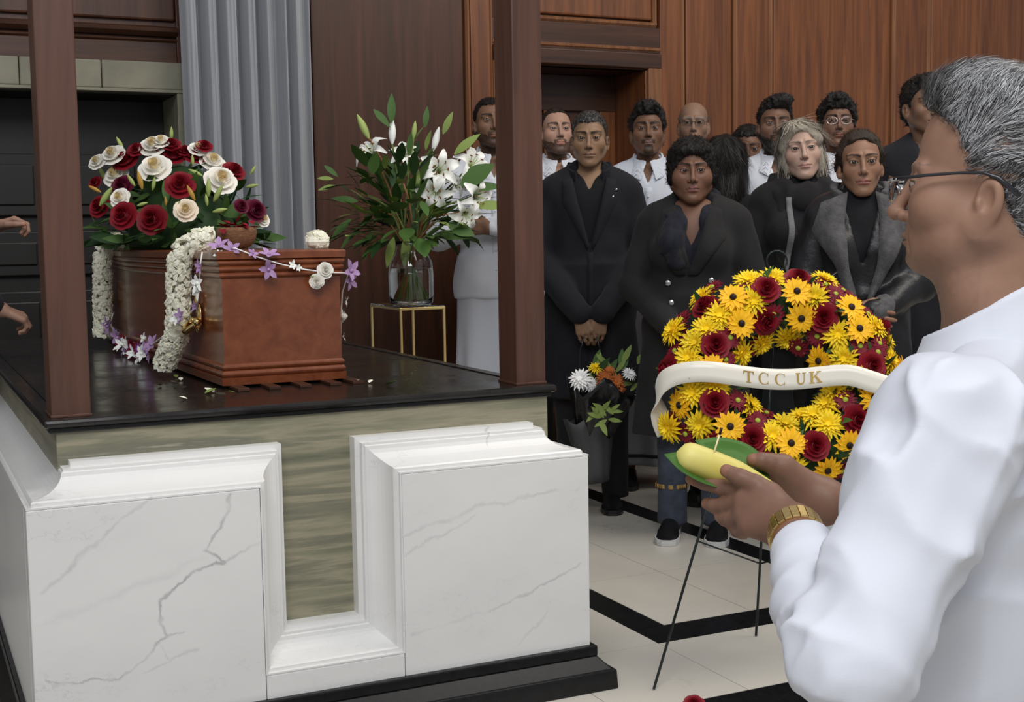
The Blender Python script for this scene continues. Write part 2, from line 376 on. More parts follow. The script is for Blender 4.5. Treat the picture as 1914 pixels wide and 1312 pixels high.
# right hand run: stiles proud, panels set back
for x0, x1 in ((3.885, 4.02), (4.40, 4.62), (5.56, 5.81), (6.75, 7.0)): wbox('stile', x0, x1, .2, ZT, YW-.012, YW+.02, 'wall_wood')
for x0, x1 in ((4.06, 4.37), (4.66, 5.53), (5.85, 6.72), (7.03, 10.9)):
    wbox('panel', x0, x1, .32, ZT-.1, YW-.002, YW+.02, 'wall_wood', .01)
for x in (4.035, 4.39, 4.635, 5.55, 5.825, 6.74, 7.015): mould_v(x, .2, ZT)
wbox('skirting_board', 3.88, 10.9, 0, .2, YW-.03, YW+.02, 'wall_wood_dark')
# doorway
d2 = tag(bpy.data.objects.new('door_2', None), 'recessed mahogany doorway behind the standing mourners', None, None, 'structure'); link(d2)
def dbox(n, x0, x1, z0, z1, y0, y1, mat, bev=.004, p=d2): return boxo(n, (x0, y0, z0), (x1, y1, z1), mat, p, bev)
dbox('reveal', 3.79, 3.81, 0, 2.1, YW-.01, YW+.36, 'wall_wood'); dbox('reveal', 2.95, 2.97, 0, 2.1, YW-.01, YW+.36, 'wall_wood')
dbox('reveal_soffit', 2.95, 3.81, 2.1, 2.12, YW-.01, YW+.36, 'wall_wood_dark')
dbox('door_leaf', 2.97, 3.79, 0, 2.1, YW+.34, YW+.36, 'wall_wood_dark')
for z0, z1 in ((1.9, 2.1), (1.32, 1.45), (.75, .9), (0, .2)): dbox('door_rail', 2.97, 3.79, z0, z1, YW+.315, YW+.34, 'rail_wood')
for x0, x1 in ((2.97, 3.07), (3.69, 3.79), (3.33, 3.43)): dbox('door_stile', x0, x1, 0, 2.1, YW+.318, YW+.34, 'wall_wood')
for x0, x1 in ((3.80, 3.885), (2.865, 2.95)): dbox('architrave', x0, x1, 0, 2.19, YW-.03, YW+.02, 'trim_wood', .008)
dbox('architrave', 2.865, 3.885, 2.105, 2.19, YW-.032, YW+.02, 'rail_wood', .008)
wbox('frieze_rail', 2.865, 3.885, 2.19, 2.33, YW-.012, YW+.02, 'rail_wood')
mould_h(2.21, 2.865, 3.885, .03); mould_h(2.345, 2.9, 3.86, .03); wbox('panel', 2.93, 3.84, 2.37, ZT-.1, YW-.004, YW+.02, 'wall_wood', .01)
mould_v(2.915, 2.345, ZT); mould_v(3.855, 2.345, ZT)
# pier left of the doorway
wbox('stile', 2.745, 2.865, 0, ZT, YW-.012, YW+.02, 'wall_wood')
mould_v(2.73, .2, ZT); mould_v(2.86, .2, ZT, .02)
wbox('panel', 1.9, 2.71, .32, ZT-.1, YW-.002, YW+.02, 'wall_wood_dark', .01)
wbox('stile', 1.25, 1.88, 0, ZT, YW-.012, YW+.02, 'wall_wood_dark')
wbox('skirting_board', 1.25, 2.95, 0, .2, YW-.03, YW+.02, 'wall_wood_dark')
# left run above and around the stone doorway
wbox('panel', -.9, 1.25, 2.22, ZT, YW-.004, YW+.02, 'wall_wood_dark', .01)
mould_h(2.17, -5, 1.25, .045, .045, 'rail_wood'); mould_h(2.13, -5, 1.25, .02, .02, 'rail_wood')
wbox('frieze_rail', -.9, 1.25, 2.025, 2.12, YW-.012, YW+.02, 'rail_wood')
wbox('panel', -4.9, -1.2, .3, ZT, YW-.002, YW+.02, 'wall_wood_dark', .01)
d1 = tag(bpy.data.objects.new('door_1', None), 'dark panelled double door in a pale green stone frame', None, None, 'structure'); link(d1)
dbox('stone_lintel', -1.0, .55, 1.90, 2.025, YW-.05, YW+.02, 'stone_green', .006, d1)
dbox('stone_lintel', .553, .90, 1.90, 2.025, YW-.05, YW+.02, 'stone_green', .006, d1)
dbox('stone_lintel', .903, 1.275, 1.90, 2.025, YW-.05, YW+.02, 'stone_green', .006, d1)
dbox('stone_fillet', -1.0, 1.275, 1.885, 1.90, YW-.055, YW+.02, 'stone_green', .003, d1)
dbox('stone_jamb', 1.235, 1.275, 0, 1.885, YW-.05, YW+.02, 'stone_green', .004, d1); dbox('stone_jamb', -1.0, -.9, 0, 1.885, YW-.05, YW+.02, 'stone_green', .004, d1)
dbox('reveal', 1.235, 1.255, 0, 1.885, YW+.02, YW+.32, 'stone_green', .002, d1); dbox('reveal', -.92, -.9, 0, 1.885, YW+.02, YW+.32, 'stone_green', .002, d1)
dbox('soffit', -.92, 1.255, 1.88, 1.9, YW+.02, YW+.32, 'door_wood', 0, d1)
for x0, x1 in ((-.9, .20), (.21, 1.235)):
    lf = dbox('door_leaf', x0, x1, 0, 1.88, YW+.30, YW+.33, 'door_wood', .003, d1)
    w = (x1-x0)/2
    for k, (a, c) in enumerate(((-.94+.62, -.94+.98), (-.94+1.05, -.94+1.26), (-.94+1.33, -.94+1.62))):
        for h0, h1 in ((-w+.10, -.05), (.05, w-.10)):
            q = MB().box((h0, -.045, a), (h1, -.015, c)).box((h0+.05, -.055, a+.05), (h1-.05, -.04, c-.05)); q.build('door_panel', 'door_wood', lf, bevel=.012)
# ------------------------------------------------------------------ catafalque
YF = 2.96; XL, XR, YB = .235, 1.63, 5.83; OL, OR, OB, ZS = .752, 1.105, .17, .622
ct = thing('catafalque', 'white and green marble catafalque with black polished top slab', 'catafalque', (.95, 4.4, 0))
def cat_np(n, V, F, mat, smooth=False, bev=0, par=None):
    o = mesh_np(n, np.array(V)-np.array([.95, 4.4, 0]), F, mat, par or ct, smooth)
    if bev:
        md = o.modifiers.new('bevel', 'BEVEL'); md.width = bev; md.segments = 2; md.limit_method = 'ANGLE'
    return o
def cat_box(n, a, b_, mat, bev=.003):
    q = MB().box(a, b_); return cat_np(n, q.V, q.F, mat, False, bev)
cat_box('marble_panel', (XL, YF, .11), (OL, YF+.06, ZS), 'white_marble')
cat_box('marble_panel', (OR, YF, .11), (XR, YF+.06, ZS), 'white_marble')
cat_box('marble_panel', (OL+.0015, YF, .11), (OR-.0015, YF+.06, OB), 'white_marble')
cat_box('side_marble_panel', (XL, YF+.0615, .11), (XL+.06, YB, ZS), 'white_marble')
cat_box('side_marble_panel', (XR-.06, YF+.0615, .11), (XR, YB, ZS), 'white_marble')
PR = [(0, 0), (.004, .0), (.004, .012), (.012, .012), (.016, .016)]
for k in range(9):
    a = PI/2*k/8; PR.append((.016+.046*(1-math.cos(a)), .016+.070*math.sin(a)))
PR = [(o_, d_) for o_, d_ in PR]+[(.064, .090), (.070, .090), (.070, .108), (.083, .108), (.083, .15)]
# profile pairs are (offset from the stone edge, set-back)
def sect(kind):
    r = []
    for o_, d_ in PR:
        r.append({'A': (XL+d_, YB, ZS+o_), 'B': (XL+d_, YF+d_, ZS+o_), 'C': (OL+o_, YF+d_, ZS+o_), 'D': (OL+o_, YF+d_, OB+o_), 'E': (OR-o_, YF+d_, OB+o_),
                  'F': (OR-o_, YF+d_, ZS+o_), 'G': (XR-d_, YF+d_, ZS+o_), 'H': (XR-d_, YB, ZS+o_)}[kind])
    return r
def sweep(n, ks):
    S = [sect(k) for k in ks]; m_ = len(PR); V = [p for s in S for p in s]
    F = [(i*m_+j, (i+1)*m_+j, (i+1)*m_+j+1, i*m_+j+1) for i in range(len(ks)-1) for j in range(m_-1)]
    cat_np(n, V, F, 'white_marble')
for ks in ('AB', 'BC', 'CD', 'DE', 'EF', 'FG', 'GH'): sweep('cove_moulding', ks)
cat_box('green_marble_core', (XL+.085, YF+.145, .10), (XR-.045, YB-.02, .772), 'onyx_green', .002)
cat_box('base_course', (XL-.015, YF-.015, .083), (XR+.015, YB, .112), 'black_granite', .004)
def frustum(n, o0, z0, o1, z1, mat):
    V = [(XL-o0, YF-o0, z0), (XR+o0, YF-o0, z0), (XR+o0, YB, z0), (XL-o0, YB, z0), (XL-o1, YF-o1, z1), (XR+o1, YF-o1, z1), (XR+o1, YB, z1), (XL-o1, YB, z1)]
    cat_np(n, V, [(3, 2, 1, 0), (4, 5, 6, 7), (0, 1, 5, 4), (1, 2, 6, 5), (2, 3, 7, 6), (3, 0, 4, 7)], mat, False, .004)
frustum('base_moulding', .045, .05, .012, .085, 'black_granite'); frustum('base_plinth', .055, 0, .052, .052, 'black_granite')
SX0, SX1, SY0, SY1 = .292, 1.607, 3.085, 5.86
cat_box('slab_edge', (SX0+.012, SY0+.012, .768), (SX1-.012, SY1-.01, .781), 'black_granite', .003)
cat_box('top_slab', (SX0, SY0, .780), (SX1, SY1, .800), 'slab_black', .008)
for (a, b_) in (((SX0+.045, SY0+.05), (SX0+.053, SY1-.05)), ((SX1-.053, SY0+.05), (SX1-.045, SY1-.05))):
    cat_box('slab_fillet', (*a, .799), (*b_, .803), 'black_granite', .001)
# ------------------------------------------------------------------ posts
for lab, x0, y0 in (('brown wooden canopy post at the near left corner of the black slab', .314, 3.122), ('brown wooden canopy post at the near right corner of the black slab', 1.506, 3.130)):
    pt = thing('canopy_post', lab, 'post', (x0+.044, y0+.057, .8), group='wooden canopy posts on the slab')
    MB().box((-.044, -.057, 0), (.044, .057, 2.4)).build('post_shaft', 'post_wood', pt, bevel=.004)
    MB().box((-.046, -.059, 0), (.046, .059, .006)).build('post_foot', 'post_wood', pt, bevel=.001)
# ------------------------------------------------------------------ bier slats
for i, x in enumerate((.83, .915, 1.0, 1.085, 1.15)):
    o = MB().box((-.016, -1.0, -.004), (.016, 1.0, .004)).build('bier_slat', 'rail_wood', None, bevel=.001, loc=(x, 4.40, .8042))
    tag(o, 'dark wooden bier slat under the coffin, number %s from the left' % ('one', 'two', 'three', 'four', 'five')[i] if False else
        ('leftmost', 'second from left', 'middle', 'second from right', 'rightmost')[i]+' dark wooden runner slat under the coffin', 'slat', 'runner slats under the coffin')
# ------------------------------------------------------------------ coffin
CY0, CY1 = 3.50, 5.56
cf = thing('coffin', 'glossy reddish mahogany coffin with moulded lid and brass handles', 'coffin', (.97, 3.5, .808))
def ring(off, z, yo=None):
    yo = off if yo is None else yo
    return [(.803-off, CY0-yo, z), (1.136+off, CY0-yo, z), (1.165+off, 4.85, z), (1.136+off, CY1+yo, z), (.80-off, CY1+yo, z), (.765-off, 4.85, z)]
def loft(n, prof, mat, par=cf, org=(.97, 3.5, .808), bev=0):
    V = []; 
    for off, z in prof: V += ring(off, z)
    k = 6; F = [(i*k+j, i*k+(j+1) % k, (i+1)*k+(j+1) % k, (i+1)*k+j) for i in range(len(prof)-1) for j in range(k)]
    F += [tuple(range(k-1, -1, -1)), tuple(range((len(prof)-1)*k, len(prof)*k))]
    return mesh_np(n, np.array(V)-np.array(org), F, mat, par, False)
loft('body', [(0, .85), (.0, 1.10)], 'coffin_wood')
def beads(z0, z1, n_, o0, o1):
    p = [(0, z0)]
    for i in range(n_):
        a, c = z0+(z1-z0)*i/n_, z0+(z1-z0)*(i+1)/n_; o_ = o0+(o1-o0)*(i+.5)/n_
        for t in (0, .12, .3, .5, .7, .88, 1): p.append((o_-.005+.006*math.sin(PI*t), a+(c-a)*t))
    p.append((0, z1)); return p
loft('base_moulding', [(.0, .808), (.008, .808), (.010, .828)]+beads(.829, .866, 2, .009, .004), 'coffin_wood')
loft('lid', [(0, 1.098)]+beads(1.098, 1.150, 3, .005, .012)+[(.014, 1.151), (.015, 1.168), (.011, 1.173), (-.02, 1.174)], 'coffin_wood')
simple('brass', (.83, .60, .26), .18, 1, var=.1)
simple('gold', (.80, .58, .24), .25, 1, var=.1)
def handle(y, z, x):
    h = thing('h', 'x', 'x'); bpy.data.objects.remove(h)
    q = MB()
    q.ball((0, 0, 0), (.006, .028, .040), 14, 10)                      # back plate
    q.ball((-.006, 0, .048), (.006, .012, .022), 10, 8); q.ball((-.006, 0, -.028), (.006, .016, .020), 10, 8)
    q.ball((-.012, .022, -.012), (.014, .011, .011), 10, 8); q.ball((-.012, -.022, -.012), (.014, .011, .011), 10, 8)
    pts = [(-.016-.028*math.sin(PI*t), -.052+.104*t, -.012-.030*math.sin(PI*t)) for t in np.linspace(0, 1, 11)]
    q.tube(pts, [.006+.004*math.sin(PI*t) for t in np.linspace(0, 1, 11)], 10)
    q.ball((-.018, .052, -.012), .011, 10, 8); q.ball((-.018, -.052, -.012), .011, 10, 8)
    o = q.build('handle', 'brass', cf, True); o.location = (x-.97, y-3.5, z-.808); tag(o, 'ornate shiny brass coffin handle'); return o
handle(3.74, .985, .790); handle(5.24, .985, .772)
for y in (3.76, 5.24):
    o = handle(y, .985, 1.150); o.rotation_euler = (0, 0, PI)
# head plate screw on the end
# ------------------------------------------------------------------ flower templates (unit radius, facing +z)
random.seed(7); RG = np.random.default_rng(11)
def petal_mat(name, col, var=.18, rough=.55, sss=.15):
    m, nt, b = _mat(name); setin(b, Roughness=rough); b.inputs['Specular IOR Level'].default_value = .25
    oi = N(nt, 'ShaderNodeObjectInfo'); v = coords(nt, (1, 1, 1)); f = noise(nt, v, 2.5, 3)
    a = N(nt, 'ShaderNodeMath', operation='ADD'); nt.links.new(oi.outputs['Random'], a.inputs[0]); nt.links.new(f, a.inputs[1])
    nt.links.new(ramp(nt, a.outputs[0], [(.2, tuple(x*(1-var) for x in col)), (.9, tuple(min(1, x*(1+var)) for x in col))]), b.inputs['Base Color'])
    return m
for n_, c_ in dict(red_rose=(.20, .006, .014), dark_red_rose=(.10, .005, .022), white_rose=(.80, .77, .70), cream_rose=(.80, .70, .56), rose_heart=(.72, .60, .36), yellow_mum=(.85, .62, .02),
                   gerbera_yellow=(.88, .46, .012), gerbera_eye=(.018, .008, .006), red_mum=(.17, .010, .022), mum_eye=(.35, .42, .05), leaf_dark=(.022, .055, .016), leaf_mid=(.055, .115, .025),
                   leaf_pale=(.20, .27, .07), bud_green=(.34, .42, .13), bud_orange=(.42, .24, .05), lily_white=(.84, .84, .80), stamen=(.16, .05, .015), stem_green=(.12, .17, .045), stem_brown=(.24, .11, .04),
                   jasmine=(.80, .78, .64), lilac=(.42, .26, .46), purple=(.22, .06, .26), rust_mum=(.46, .13, .03), white_mum=(.84, .83, .82), betel=(.05, .13, .02), pink_petal=(.55, .25, .33)).items():
    petal_mat(n_, c_)
TPL = {}
def tpl(name, mb, mats, smooth=True):
    me = bpy.data.meshes.new(name); me.from_pydata(mb.V, [], mb.F)
    for k in mats: me.materials.append(MATS[k])
    me.polygons.foreach_set('material_index', mb.M)
    if smooth: me.polygons.foreach_set('use_smooth', [True]*len(me.polygons))
    me.update(); TPL[name] = me; return me
def rose_mb(seed, heart=0):
    r = random.Random(seed); q = MB()
    lay = [(3, .17, .16, .62, .0), (4, .30, .25, .66, .03), (5, .48, .34, .62, .10), (6, .68, .42, .52, .20), (7, .90, .46, .36, .34)]
    for L, (n_, rad, base, h, fl_) in enumerate(lay):
        a0 = r.random()*6.28
        for i in range(n_):
            th = a0+2*PI*i/n_+r.uniform(-.15, .15); sp = 2*PI/n_*.72; V = []
            nu, nv = 5, 4
            for b_ in range(nv+1):
                t = b_/nv
                for a_ in range(nu+1):
                    u = a_/nu*2-1
                    tt = t*(1-.16*abs(u)**3)
                    rr = base*(.35+.0*t)+(rad-base*.35)*(tt**.75)+fl_*tt**4*.6+.03*u
                    z = -.35*L/4+h*tt*(1.1-.06*L)-(.20*fl_*tt**5)
                    V.append((rr*math.cos(th+u*sp*(.55+.45*t)), rr*math.sin(th+u*sp*(.55+.45*t)), z))
            w = nu+1
            q.add(V, [(b_*w+a_, b_*w+a_+1, (b_+1)*w+a_+1, (b_+1)*w+a_) for b_ in range(nv) for a_ in range(nu)], 1 if (heart and L < 2) else 0)
    q.ball((0, 0, .1), (.2, .2, .35), 8, 5, 1 if heart else 0)
    q.ball((0, 0, -.25), (.5, .5, .3), 10, 5, 0)
    return q
for k in range(3):
    tpl('rose_red%d' % k, rose_mb(k), ['red_rose', 'red_rose']); tpl('rose_dark%d' % k, rose_mb(k+5), ['dark_red_rose']*2)
    tpl('rose_white%d' % k, rose_mb(k+9, 1), ['white_rose', 'rose_heart']); tpl('rose_cream%d' % k, rose_mb(k+13, 1), ['cream_rose', 'rose_heart'])
def ray_petal(q, th, r0, r1, w, z0, z1, lift, m=0, tip=.25, seg=3, curl=0):
    V = []; ca, sa = math.cos(th), math.sin(th)
    for i in range(seg+1):
        t = i/seg; rr = r0+(r1-r0)*t; z = z0+(z1-z0)*t+lift*math.sin(PI*t)-curl*t**3
        ww = w*(math.sin(PI*min(.97, .22+.72*t))**.6)*(1 if t < 1 else tip)
        for s, dz in ((-1, .035), (0, 0), (1, .035)): V.append((rr*ca-ww*s*sa, rr*sa+ww*s*ca, z+dz))
    q.add(V, [(i*3+j, i*3+j+1, (i+1)*3+j+1, (i+1)*3+j) for i in range(seg) for j in range(2)], m)
def mum_mb(seed, rings, eye=False):
    r = random.Random(seed); q = MB()
    for (n_, r1, z, w) in rings:
        a0 = r.random()*6
        for i in range(n_): ray_petal(q, a0+2*PI*i/n_+r.uniform(-.08, .08), .08, r1*r.uniform(.9, 1.06), w, z*.3, z+r.uniform(-.05, .05), .06, 0)
    q.ball((0, 0, .12), (.22, .22, .14), 10, 6, 1 if eye else 0); return q
tpl('mum_yellow', mum_mb(1, [(17, 1.0, -.05, .10), (16, .9, .12, .10), (14, .74, .26, .10), (11, .52, .38, .09), (7, .3, .46, .08)]), ['yellow_mum']*2)
tpl('mum_white', mum_mb(2, [(17, 1.0, -.05, .10), (15, .85, .14, .10), (13, .66, .28, .10), (9, .42, .4, .09)]), ['white_mum']*2)
tpl('mum_rust', mum_mb(3, [(17, 1.0, -.05, .10), (15, .85, .14, .10), (12, .6, .26, .10)]), ['rust_mum']*2)
tpl('mum_red', mum_mb(4, [(16, 1.0, -.02, .14), (14, .85, .10, .13)], True), ['red_mum', 'mum_eye'])
tpl('gerbera', mum_mb(5, [(15, 1.0, -.02, .17), (13, .88, .07, .15)], True), ['gerbera_yellow', 'gerbera_eye'])
tpl('mum_purple', mum_mb(6, [(11, 1.0, .1, .16), (9, .7, .25, .15)]), ['purple']*2)
tpl('mum_rustpink', mum_mb(7, [(11, 1.0, .1, .16), (9, .7, .25, .15)]), ['red_mum']*2)
def blade(q, L, W, bend=.15, fold=.12, m=0, seg=6):
    V = []
    for i in range(seg+1):
        t = i/seg; w = W*math.sin(PI*min(1, t*.96+.03))**.85*(1-.25*t)
        z = -bend*L*t*t
        V += [(-w, L*t, z+fold*w), (0, L*t, z), (w, L*t, z+fold*w)]
    q.add(V, [(i*3+j, i*3+j+1, (i+1)*3+j+1, (i+1)*3+j) for i in range(seg) for j in range(2)], m); return q
for n_, mt in (('leaf_dark', 'leaf_dark'), ('leaf_mid', 'leaf_mid'), ('leaf_pale', 'leaf_pale')): tpl(n_, blade(MB(), 1, .17), [mt])
tpl('leaf_broad', blade(MB(), 1, .30, .1), ['leaf_mid'])
def bud_mb():
    q = MB(); V = []
    for i in range(8):
        t = i/7; r = .16*math.sin(PI*min(1, t*.93+.05))**.8*(1-.2*t)
        V += [(r*math.cos(2*PI*j/8), t, r*math.sin(2*PI*j/8)) for j in range(8)]
    q.add(V, [(i*8+j, (i+1)*8+j, (i+1)*8+(j+1) % 8, i*8+(j+1) % 8) for i in range(7) for j in range(8)]); return q
for n_ in ('bud_green', 'bud_orange', 'lily_white'): tpl('bud_'+n_, bud_mb(), [n_])
def lily_mb(seed):
    q = MB(); r = random.Random(seed)
    for i in range(6):
        th = 2*PI*i/6+r.uniform(-.1, .1); V = []; seg = 7
        for k in range(seg+1):
            t = k/seg; rr = .10+.95*t**1.5; z = .15+.62*math.sin(min(1, t*1.25)*PI/2)*1.0-.50*max(0, t-.62)**1.2*2.2
            w = (.30 if i % 2 else .22)*math.sin(PI*min(.985, t*.86+.10))**.8
            for s in (-1, -.5, 0, .5, 1): V.append((rr*math.cos(th)-w*s*math.sin(th), rr*math.sin(th)+w*s*math.cos(th), z+.12*abs(s)*w/.3+.03*math.sin(9*t+seed)*abs(s)))
        q.add(V, [(k*5+j, k*5+j+1, (k+1)*5+j+1, (k+1)*5+j) for k in range(seg) for j in range(4)], 0)
    for i in range(6):
        th = 2*PI*i/6+.5; e = (.34*math.cos(th), .34*math.sin(th), .92)
        q.tube([(0, 0, .1), (.14*math.cos(th), .14*math.sin(th), .55), e], .016, 4, m=2)
        q.ball(e, (.10, .04, .03), 6, 4, 1)
    q.tube([(0, 0, .1), (0, 0, 1.0)], .022, 5, m=2); return q
tpl('lily', lily_mb(1), ['lily_white', 'stamen', 'bud_green']); tpl('lily2', lily_mb(4), ['lily_white', 'stamen', 'bud_green'])
def frame_from(n, roll=0, ref=(0, 0, 1)):
    z = np.array(n, float); z /= np.linalg.norm(z); x = np.cross(np.array(ref, float), z)
    if np.linalg.norm(x) < 1e-3: x = np.cross(np.array([1., 0, 0]), z)
    x /= np.linalg.norm(x); y = np.cross(z, x); c, s = math.cos(roll), math.sin(roll)
    return np.stack([x*c+y*s, -x*s+y*c, z], 1)
def put(name, me, parent, pos, R, sc, org, label=None):
    o = bpy.data.objects.new(name, TPL[me]); link(o, parent)
    M4 = Matrix.Identity(4); R = np.array(R)*sc
    for i in range(3):
        for j in range(3): M4[i][j] = R[i][j]
        M4[i][3] = pos[i]-org[i]
    o.matrix_local = M4
    if label: o['label'] = label
    return o
def dir_frame(d, up=(0, 0, 1)):   # +y along d, +z roughly up
    y = np.array(d, float); y /= np.linalg.norm(y); x = np.cross(y, np.array(up, float))
    if np.linalg.norm(x) < 1e-3: x = np.array([1., 0, 0])
    x /= np.linalg.norm(x); return np.stack([x, y, np.cross(x, y)], 1)
CO = np.array([0, 0, CAM_H])
def ray_ell(u, v, c, r):
    d = wpt(u, v, 1)-CO; o = (CO-c)/r; q = d/r; a = q@q; b_ = o@q; k = o@o-1; D = b_*b_-a*k
    t = (-b_-math.sqrt(D))/a if D > 0 else -b_/a
    p = CO+d*t; n = (p-c)/(r*r); return p, n/np.linalg.norm(n)
# ------------------------------------------------------------------ coffin spray
org = np.array([.95, 4.75, 1.174]); sp = thing('coffin_spray', 'domed spray of red and white roses with lily buds on the coffin lid', 'flowers', org)
SCn, SR = np.array([.95, 4.75, 1.15]), np.array([.33, .48, .355])
def cpx(x, y): return 150+x/5.173, 230+y/5.173
def rose_at(x, y, r, kind, i, lab):
    u, v = cpx(x, y); p, n = ray_ell(u, v, SCn, SR); tc = CO-p; tc /= np.linalg.norm(tc); n = n*.8+tc*.75+np.array([0, 0, .12])
    dist = np.linalg.norm(p-CO); rr = r/5.173*dist/FPX*1.17
    put('rose', 'rose_%s%d' % (kind, i % 3), sp, p+tc*.03, frame_from(n, i*1.3), rr, org, lab)
RED = [(430, 350, 100), (540, 250, 70), (740, 275, 75), (905, 290, 110), (880, 200, 70), (1110, 305, 90), (1200, 215, 65), (1490, 455, 90), (965, 590, 115), (180, 800, 90), (410, 890, 110), (690, 930, 118), (140, 570, 55), (1010, 260, 60)]
DRK = [(400, 600, 90), (1700, 840, 95), (1560, 800, 60)]
WHT = [(700, 215, 105), (310, 300, 95), (720, 425, 125), (340, 500, 100), (1280, 365, 100), (1360, 545, 125), (380, 720, 80), (160, 370, 70), (1140, 245, 75), (1770, 930, 60), (780, 170, 70)]
for i, (x, y, r) in enumerate(RED): rose_at(x, y, r, 'red', i, 'deep red rose')
for i, (x, y, r) in enumerate(DRK): rose_at(x, y, r, 'dark', i, 'dark burgundy rose')
for i, (x, y, r) in enumerate(WHT): rose_at(x, y, r, 'white', i, 'white rose')
rose_at(1020, 840, 92, 'cream', 0, 'cream rose')
BUD = [(415, 250, -.5, .9, 'bud_green', 110), (880, 165, .05, 1, 'bud_green', 110), (1640, 500, .45, .8, 'bud_green', 90), (600, 640, -.15, 1, 'bud_orange', 150), (700, 650, .3, 1, 'bud_green', 110), (1110, 750, -.5, .8, 'bud_orange', 140),
       (1290, 760, .5, .9, 'bud_green', 160), (1240, 710, -.05, 1, 'bud_green', 150), (1180, 510, -.9, .2, 'bud_green', 120), (1280, 860, 1, .1, 'bud_green', 130), (830, 800, 0, .9, 'bud_orange', 80), (190, 800, .8, .75, 'bud_green', 190),
       (1600, 620, 1, .05, 'bud_green', 110), (200, 670, -.8, .4, 'bud_orange', 110), (920, 770, .8, -.25, 'bud_green', 110), (530, 610, -.5, .8, 'bud_green', 110), (550, 800, .9, .1, 'bud_green', 100), (250, 560, -.3, .8, 'bud_green', 130), (1090, 410, -.1, 1, 'bud_green', 90), (1230, 800, -.2, 1, 'bud_green', 100)]
for (x, y, dx, dy, mt, L) in BUD:
    p, n = ray_ell(*cpx(x, y), SCn, SR*1.05); d = CR*dx+CU*dy+n*.25
    put('lily_bud', 'bud_'+mt, sp, p, dir_frame(d, n), L/5.173*np.linalg.norm(p-CO)/FPX*1.15, org)
for i in range(225):
    a = RG.uniform(0, 2*PI); h = RG.uniform(-.05, 1)**1.0; rr = math.sqrt(max(.02, 1-h*h))*.93
    n = np.array([rr*math.cos(a), rr*math.sin(a), max(h, 0)*.95]); p = SCn+n*SR*RG.uniform(.72, .9)
    d = n*RG.uniform(.2, .9)+RG.normal(0, .5, 3)
    if h < .12: d[2] = RG.uniform(-.12, .1); p[2] = max(p[2], 1.21)
    d[2] = max(d[2], -.15)
    put('leaf', RG.choice(['leaf_dark', 'leaf_dark', 'leaf_mid', 'leaf_broad', 'leaf_mid']), sp, p, dir_frame(d, n), RG.uniform(.06, .12), org)
for i in range(54):    # fern skirt round the rim
    a = RG.uniform(0, 2*PI); n = np.array([math.cos(a), math.sin(a), 0]); p = SCn+n*np.array([.2, .42, 0])+np.array([0, 0, RG.uniform(.035, .10)])
    put('leaf', RG.choice(['leaf_dark', 'leaf_mid']), sp, p, dir_frame(n+np.array([RG.normal(0, .3), RG.normal(0, .3), RG.uniform(.0, .15)])), RG.uniform(.08, .13), org)
q = MB(); q.ball((0, 0, .03), (.18, .36, .27), 20, 12); q.V = [(x, y, max(z, .001)) for x, y, z in q.V]; q.build('moss_foam', 'leaf_dark', sp, True)
# ------------------------------------------------------------------ half coconut
cc = np.array([.935, 3.86, 1.174]); ck = thing('coconut_shell', 'half coconut shell bowl holding dark red petals on the coffin lid', 'coconut', cc)
m, nt, b = _mat('coir'); setin(b, Roughness=.9); v = coords(nt, (20, 20, 70)); f = noise(nt, v, 3, 5, .7)
nt.links.new(ramp(nt, f, [(.25, (.13, .055, .025)), (.7, (.32, .155, .075))]), b.inputs['Base Color']); bump(nt, b, f, .8, .006)
prof = [(.004, .0), (.030, .003), (.048, .016), (.0575, .036), (.060, .055), (.057, .066), (.052, .064), (.050, .05), (.03, .03), (.004, .028)]
MB().lathe(prof, 28).build('shell', 'coir', ck, True)
q = MB()
for i in range(26):
    p = np.array([RG.normal(0, .022), RG.normal(0, .022), .058+RG.uniform(0, .02)]); blade(qq := MB(), .034, .012, RG.uniform(-.3, .4), .5, 0, 3)
    Rm = dir_frame(RG.normal(0, 1, 3)*np.array([1, 1, .35])); q.add([Rm@np.array(vv)+p for vv in qq.V], qq.F)
tag(q.build('petals', 'red_rose', ck, True), kind='stuff')
# ------------------------------------------------------------------ jasmine garlands
def blossoms(path, rad, n_, size, seed, org_, flatten=None):
    r = np.random.default_rng(seed); q = MB(); path = np.array(path); seg = np.linalg.norm(np.diff(path, axis=0), axis=1); cum = np.r_[0, np.cumsum(seg)]
    for i in range(n_):
        s = r.uniform(0, cum[-1]); k = min(np.searchsorted(cum, s, 'right')-1, len(seg)-1); t = (s-cum[k])/seg[k]
        c = path[k]*(1-t)+path[k+1]*t; d = path[k+1]-path[k]; d /= np.linalg.norm(d)
        o_ = r.normal(0, 1, 3); o_ -= d*o_.dot(d); o_ /= np.linalg.norm(o_)
        p = c+o_*rad*r.uniform(.78, 1.05)-org_
        Rm = frame_from(o_, r.uniform(0, 6)); sz = size*r.uniform(.75, 1.25)
        V = [Rm@np.array([0, 0, .55])*sz]
        for j in range(5):
            a = 2*PI*j/5; V += [Rm@np.array([.95*math.cos(a), .95*math.sin(a), .35+.35*(j % 2)])*sz]
        for j in range(5):
            a = 2*PI*j/5; V += [Rm@np.array([.5*math.cos(a), .5*math.sin(a), -.5])*sz]
        q.add([p+x for x in V], [(0, 1+j, 1+(j+1) % 5) for j in range(5)]+[(1+j, 6+j, 6+(j+1) % 5, 1+(j+1) % 5) for j in range(5)])
    return q
